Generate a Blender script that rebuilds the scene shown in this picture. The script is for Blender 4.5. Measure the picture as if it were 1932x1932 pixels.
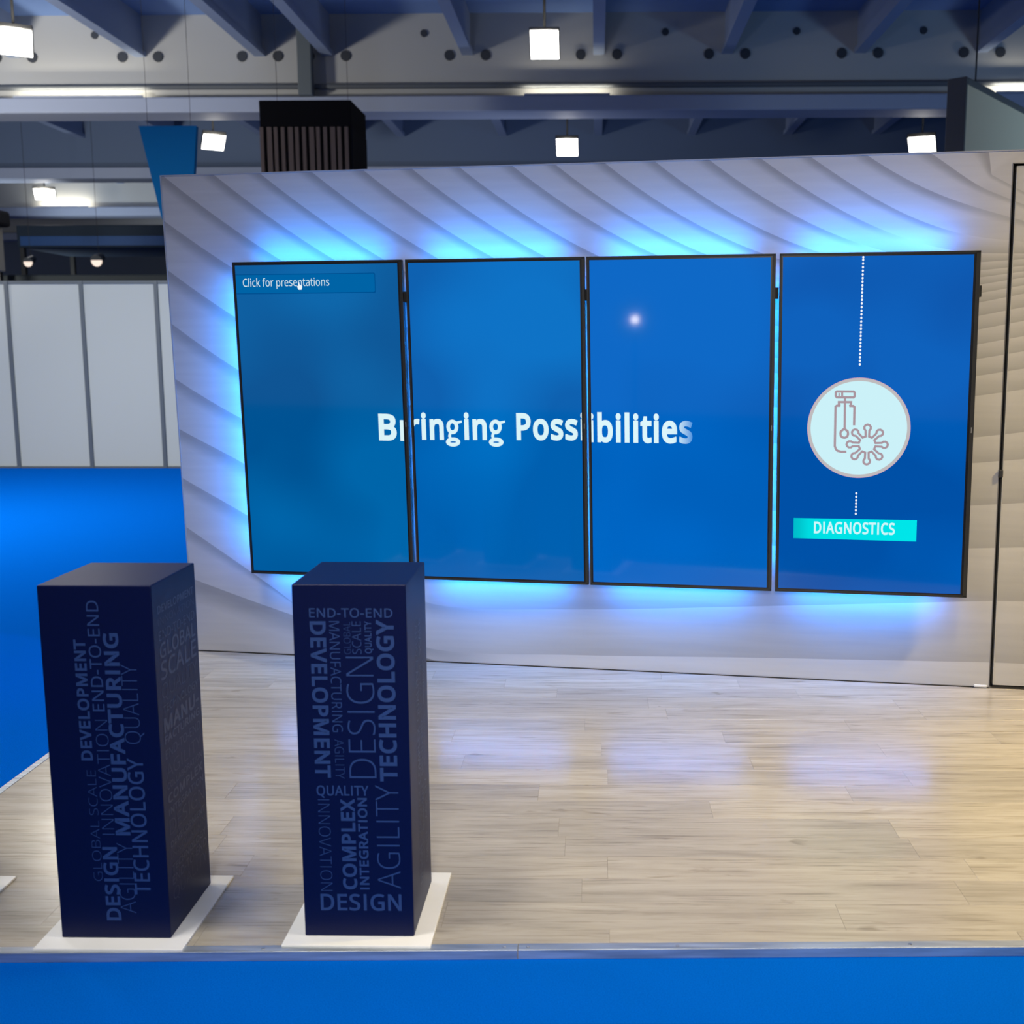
import bpy, bmesh, math, random
from mathutils import Vector, Matrix
from math import pi, sin, cos, radians
random.seed(7)
for o in list(bpy.data.objects): bpy.data.objects.remove(o)
S = bpy.context.scene; C = S.collection

# ---------------------------------------------------------------- camera
cd = bpy.data.cameras.new('camera'); cam = bpy.data.objects.new('camera', cd); C.objects.link(cam); S.camera = cam
cd.sensor_width = 36; cd.sensor_height = 36; cd.lens = 1987.666/1932*36
cd.shift_x = -129.8946/1932; cd.shift_y = -30.8242/1932
cd.clip_start = .05; cd.clip_end = 300
RX = Vector((0.9998952921680457, 0.014394331884028878, -0.0014859036949543634))
RD = Vector((0.0004969287533153162, -0.1367771351489423, -0.99060172035095))
RF = Vector((-0.014462287578124627, 0.9904972582042114, -0.1367699664690579))
m = Matrix((RX, -RD, -RF)).transposed().to_4x4(); m.translation = (2.329274, -2.425448, 1.727433)
cam.matrix_world = m
cd.dof.use_dof = True; cd.dof.focus_distance = 4.5; cd.dof.aperture_fstop = 3.4

# ---------------------------------------------------------------- world, exposure
S.view_settings.view_transform = 'Standard'; S.view_settings.look = 'None'
S.view_settings.gamma = 1; S.view_settings.use_curve_mapping = False; S.view_settings.exposure = 0.0
W = bpy.data.worlds.new('world'); S.world = W; W.use_nodes = True
W.node_tree.nodes['Background'].inputs[0].default_value = (.45, .47, .55, 1)
W.node_tree.nodes['Background'].inputs[1].default_value = .42

def area(name, loc, target, size, power, col, sy=None, spread=None):
    l = bpy.data.lights.new(name, 'AREA'); l.energy = power; l.color = col; l.size = size
    if sy: l.shape = 'RECTANGLE'; l.size_y = sy
    if spread: l.spread = spread
    o = bpy.data.objects.new(name, l); o.location = loc
    o.rotation_euler = (Vector(target)-Vector(loc)).to_track_quat('-Z', 'Y').to_euler(); C.objects.link(o); return o
# high bay lamps of the hall around the stand, plus an added low front fill (outside the frame)
area('hall_light', (0.2, -0.2, 6.3), (.9, 1.2, 0), .9, 36, (1, .96, .90), spread=radians(80))
area('hall_light', (4.2, 0.0, 6.3), (3.3, 1.3, 0), .9, 35, (1, .95, .87), spread=radians(80))
area('hall_light', (-3.5, 1.5, 6.3), (0, 1.8, 0), .9, 17, (1, .97, .93), spread=radians(90))
area('hall_light', (2.2, -5.0, 3.3), (2.3, 2.2, 0), .9, 15, (1, .96, .90), spread=radians(46))  # added low fill from the front for the floor and lower wall
area('hall_light', (-6.0, 6.5, 6.3), (-4.5, 8.0, 0), .9, 490, (1, 1, .93), spread=radians(130))
area('hall_light', (6.6, 1.2, 4.2), (4.7, 1.9, 0), .35, 85, (1, .76, .33), spread=radians(95))
# unseen fill lights added below the roof to brighten it (outside the frame or behind walls)
area('roof_fill', (-11.5, 10.5, 3.2), (-9, 19.6, 8.0), 1.2, 430, (1, .97, .90), spread=radians(120))
area('roof_fill', (13.5, 10.0, 3.0), (5, 19.6, 8.3), 1.2, 120, (.33, .60, 1), spread=radians(150))
area('roof_fill', (-1.0, 9.0, 1.6), (-1.0, 15.5, 8.3), 1.2, 50, (.62, .74, 1), spread=radians(150))
area('roof_fill', (0.5, 20.5, 2.4), (0.5, 24.5, 8.3), 1.2, 60, (.60, .72, 1), spread=radians(150))
area('roof_fill', (-13, 20.0, 2.2), (-12, 24.5, 8.3), 1.2, 120, (.8, .9, 1), spread=radians(150))
area('roof_fill', (-16, 29.0, 2.2), (-15, 34, 8.3), 1.2, 300, (.85, .95, 1), spread=radians(150))

# ---------------------------------------------------------------- helpers
def link(o, parent=None):
    C.objects.link(o)
    if parent is not None: o.parent = parent
    return o
def obj(name, bm, mats, parent=None, smooth=False):
    me = bpy.data.meshes.new(name); bm.normal_update(); bm.to_mesh(me); bm.free()
    for mt in (mats if isinstance(mats, (list, tuple)) else [mats]): me.materials.append(mt)
    if smooth:
        for p in me.polygons: p.use_smooth = True
    return link(bpy.data.objects.new(name, me), parent)
def tag(o, label, cat, group=None):
    o['label'] = label; o['category'] = cat
    if group: o['group'] = group
    return o
def struct(o, label=None):
    o['kind'] = 'structure'
    if label: o['label'] = label
    return o
def empty(name, loc, rz=0, label=None, cat=None, group=None):
    o = bpy.data.objects.new(name, None); o.location = loc; o.rotation_euler = (0, 0, rz); o.empty_display_size = .1
    link(o)
    if label: tag(o, label, cat, group)
    return o
def box(bm, x0, x1, y0, y1, z0, z1, bev=0, T=None, mat=0, segs=2):
    r = bmesh.ops.create_cube(bm, size=1)
    vs = r['verts']
    for v in vs: v.co = Vector((x0+(v.co.x+.5)*(x1-x0), y0+(v.co.y+.5)*(y1-y0), z0+(v.co.z+.5)*(z1-z0)))
    fs = set(f for v in vs for f in v.link_faces)
    for f in fs: f.material_index = mat
    if bev:
        es = set(e for v in vs for e in v.link_edges)
        r2 = bmesh.ops.bevel(bm, geom=list(es), offset=bev, segments=segs, affect='EDGES', profile=.5)
        vs = list(set(v for f in r2['faces'] for v in f.verts) | set(v for v in vs if v.is_valid))
        for f in r2['faces']: f.material_index = mat
    if T:
        for v in vs: v.co = T(v.co)
    return vs
def cyl(bm, p0, p1, r, n=16, r2=None):
    p0, p1 = Vector(p0), Vector(p1); d = p1-p0
    res = bmesh.ops.create_cone(bm, cap_ends=True, segments=n, radius1=r, radius2=r if r2 is None else r2, depth=d.length)
    M = Matrix.Translation((p0+p1)/2) @ d.to_track_quat('Z', 'Y').to_matrix().to_4x4()
    bmesh.ops.transform(bm, matrix=M, verts=res['verts']); return res['verts']
def B(): return bmesh.new()

def mat(name, col=(.5, .5, .5), rough=.5, metal=0, spec=.5, emit=None, es=0, **kw):
    mt = bpy.data.materials.new(name); mt.use_nodes = True
    p = mt.node_tree.nodes['Principled BSDF']
    p.inputs['Base Color'].default_value = (*col, 1); p.inputs['Roughness'].default_value = rough
    p.inputs['Metallic'].default_value = metal; p.inputs['Specular IOR Level'].default_value = spec
    if emit: p.inputs['Emission Color'].default_value = (*emit, 1); p.inputs['Emission Strength'].default_value = es
    for k, v in kw.items(): p.inputs[k.replace('_', ' ')].default_value = v
    return mt
def nodes(mt): return mt.node_tree.nodes, mt.node_tree.links, mt.node_tree.nodes['Principled BSDF']
def noisy(mt, c1, c2, scale=(1, 1, 1), nscale=5, detail=6, bump=0, bdist=.002, lo=.35, hi=.65, coord='Object', rnd=False, rv=None):
    N, L, p = nodes(mt)
    tc = N.new('ShaderNodeTexCoord'); mp = N.new('ShaderNodeMapping'); mp.inputs['Scale'].default_value = scale
    L.new(tc.outputs[coord], mp.inputs['Vector'])
    nz = N.new('ShaderNodeTexNoise'); nz.inputs['Scale'].default_value = nscale; nz.inputs['Detail'].default_value = detail
    if rnd:
        oi = N.new('ShaderNodeObjectInfo'); ml = N.new('ShaderNodeVectorMath'); ml.operation = 'SCALE'
        ml.inputs[0].default_value = (37, 53, 91); L.new(oi.outputs['Random'], ml.inputs['Scale'])
        ad = N.new('ShaderNodeVectorMath'); ad.operation = 'ADD'; L.new(mp.outputs[0], ad.inputs[0]); L.new(ml.outputs[0], ad.inputs[1])
        L.new(ad.outputs[0], nz.inputs['Vector'])
    else: L.new(mp.outputs[0], nz.inputs['Vector'])
    cr = N.new('ShaderNodeValToRGB'); cr.color_ramp.elements[0].position = lo; cr.color_ramp.elements[1].position = hi
    cr.color_ramp.elements[0].color = (*c1, 1); cr.color_ramp.elements[1].color = (*c2, 1)
    L.new(nz.outputs['Fac'], cr.inputs[0]); L.new(cr.outputs[0], p.inputs['Base Color'])
    if bump:
        b = N.new('ShaderNodeBump'); b.inputs['Strength'].default_value = bump; b.inputs['Distance'].default_value = bdist
        L.new(nz.outputs['Fac'], b.inputs['Height']); L.new(b.outputs[0], p.inputs['Normal'])
    return cr

# ---------------------------------------------------------------- materials
M = {}
M['carpet'] = mat('blue_carpet', rough=1, spec=0)
noisy(M['carpet'], (.0003, .090, .47), (.0008, .118, .57), nscale=260, detail=3, bump=.5, bdist=.004)
M['body'] = mat('stage_board', (.35, .3, .25), .8)
M['metal'] = mat('aluminium', (.72, .75, .78), .38, .75)
noisy(M['metal'], (.40, .44, .48), (.70, .74, .77), scale=(1, 14, 14), nscale=3, detail=5, bump=.03, bdist=.001)
M['screw'] = mat('screw_steel', (.55, .55, .55), .3, 1)
# wood look vinyl
wd = mat('oak_vinyl', rough=.22, spec=.62); M['wood'] = wd
N, L, P_ = nodes(wd)
tc = N.new('ShaderNodeTexCoord'); oi = N.new('ShaderNodeObjectInfo')
sc_ = N.new('ShaderNodeVectorMath'); sc_.operation = 'SCALE'; sc_.inputs[0].default_value = (37, 53, 91); L.new(oi.outputs['Random'], sc_.inputs['Scale'])
ad = N.new('ShaderNodeVectorMath'); ad.operation = 'ADD'; L.new(tc.outputs['Object'], ad.inputs[0]); L.new(sc_.outputs[0], ad.inputs[1])
def nz(scale, s, det=6, dist=0, rough=.6):
    mp = N.new('ShaderNodeMapping'); mp.inputs['Scale'].default_value = scale; L.new(ad.outputs[0], mp.inputs['Vector'])
    n = N.new('ShaderNodeTexNoise'); n.inputs['Scale'].default_value = s; n.inputs['Detail'].default_value = det
    n.inputs['Distortion'].default_value = dist; n.inputs['Roughness'].default_value = rough; L.new(mp.outputs[0], n.inputs['Vector']); return n
def ramp(src, stops):
    r = N.new('ShaderNodeValToRGB'); e = r.color_ramp.elements
    while len(e) < len(stops): e.new(.5)
    for i, (p_, c_) in enumerate(stops): e[i].position = p_; e[i].color = (*c_, 1) if len(c_) == 3 else c_
    L.new(src, r.inputs[0]); return r
def mixc(t, fac, a, b):
    x = N.new('ShaderNodeMix'); x.data_type = 'RGBA'; x.blend_type = t
    if isinstance(fac, float): x.inputs[0].default_value = fac
    else: L.new(fac, x.inputs[0])
    for s_, i_ in ((a, 6), (b, 7)):
        if isinstance(s_, tuple): x.inputs[i_].default_value = (*s_, 1)
        else: L.new(s_, x.inputs[i_])
    return x.outputs[2]
g1 = nz((.9, 9, 1), 2.2, 8, .5); g2 = nz((1.2, 40, 1), 3.0, 6, .2); g3 = nz((2.2, 9, 1), 1.2, 3, 1.2)
base = ramp(g1.outputs['Fac'], [(.3, (.34, .30, .235)), (.5, (.425, .38, .305)), (.7, (.49, .44, .36))])
streak = ramp(g2.outputs['Fac'], [(.34, (.62, .60, .57)), (.46, (1, 1, 1)), (.7, (1.0, 1.0, 1.0))])
c = mixc('MULTIPLY', .8, base.outputs[0], streak.outputs[0])
knot = ramp(g3.outputs['Fac'], [(.28, (.62, .57, .5)), (.36, (1, 1, 1))])
c = mixc('MULTIPLY', .6, c, knot.outputs[0])
tone = ramp(oi.outputs['Random'], [(0, (.86, .86, .87)), (1, (1.04, 1.03, 1.0))])
c = mixc('MULTIPLY', 1.0, c, tone.outputs[0])
L.new(c, P_.inputs['Base Color'])
bp = N.new('ShaderNodeBump'); bp.inputs['Strength'].default_value = .12; bp.inputs['Distance'].default_value = .001
L.new(g2.outputs['Fac'], bp.inputs['Height']); L.new(bp.outputs[0], P_.inputs['Normal'])

M['fabric_edge'] = mat('wall_edge', (.50, .49, .50), .8)
M['black'] = mat('black_gap', (.006, .006, .007), .6)
M['white'] = mat('white_board', (.78, .77, .74), .45)
noisy(M['white'], (.83, .825, .79), (.88, .87, .845), nscale=6)
pd = mat('navy_laminate', rough=.42, spec=.20); M['navy'] = pd
noisy(pd, (.0008, .0045, .044), (.0011, .0056, .052), nscale=300, bump=.05, bdist=.0004)
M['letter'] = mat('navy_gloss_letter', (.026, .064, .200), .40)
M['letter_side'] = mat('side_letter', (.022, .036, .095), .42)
M['bezel'] = mat('bezel', (.016, .016, .015), .45)
M['bezel_in'] = mat('bezel_inner', (.004, .004, .005), .3)
def screen_mat(name, a, b, sc=1.2, seed=0):
    mt = mat(name, (0, 0, 0), .055, spec=.3); N, L, p = nodes(mt)
    tc = N.new('ShaderNodeTexCoord'); mp = N.new('ShaderNodeMapping'); mp.inputs['Location'].default_value = (seed, seed*2, seed*3)
    L.new(tc.outputs['Object'], mp.inputs['Vector'])
    n = N.new('ShaderNodeTexNoise'); n.inputs['Scale'].default_value = sc; n.inputs['Detail'].default_value = 1; L.new(mp.outputs[0], n.inputs['Vector'])
    r = N.new('ShaderNodeValToRGB'); r.color_ramp.elements[0].position = .38; r.color_ramp.elements[1].position = .62
    r.color_ramp.elements[0].color = (*a, 1); r.color_ramp.elements[1].color = (*b, 1)
    L.new(n.outputs['Fac'], r.inputs[0]); L.new(r.outputs[0], p.inputs['Emission Color']); p.inputs['Emission Strength'].default_value = 1
    return mt
def emat(name, col, s=1.0):
    return mat(name, (0, 0, 0), .5, emit=col, es=s, spec=0)
LED = emat('led_blue', (.006, .25, 1.0), 195)


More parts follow.
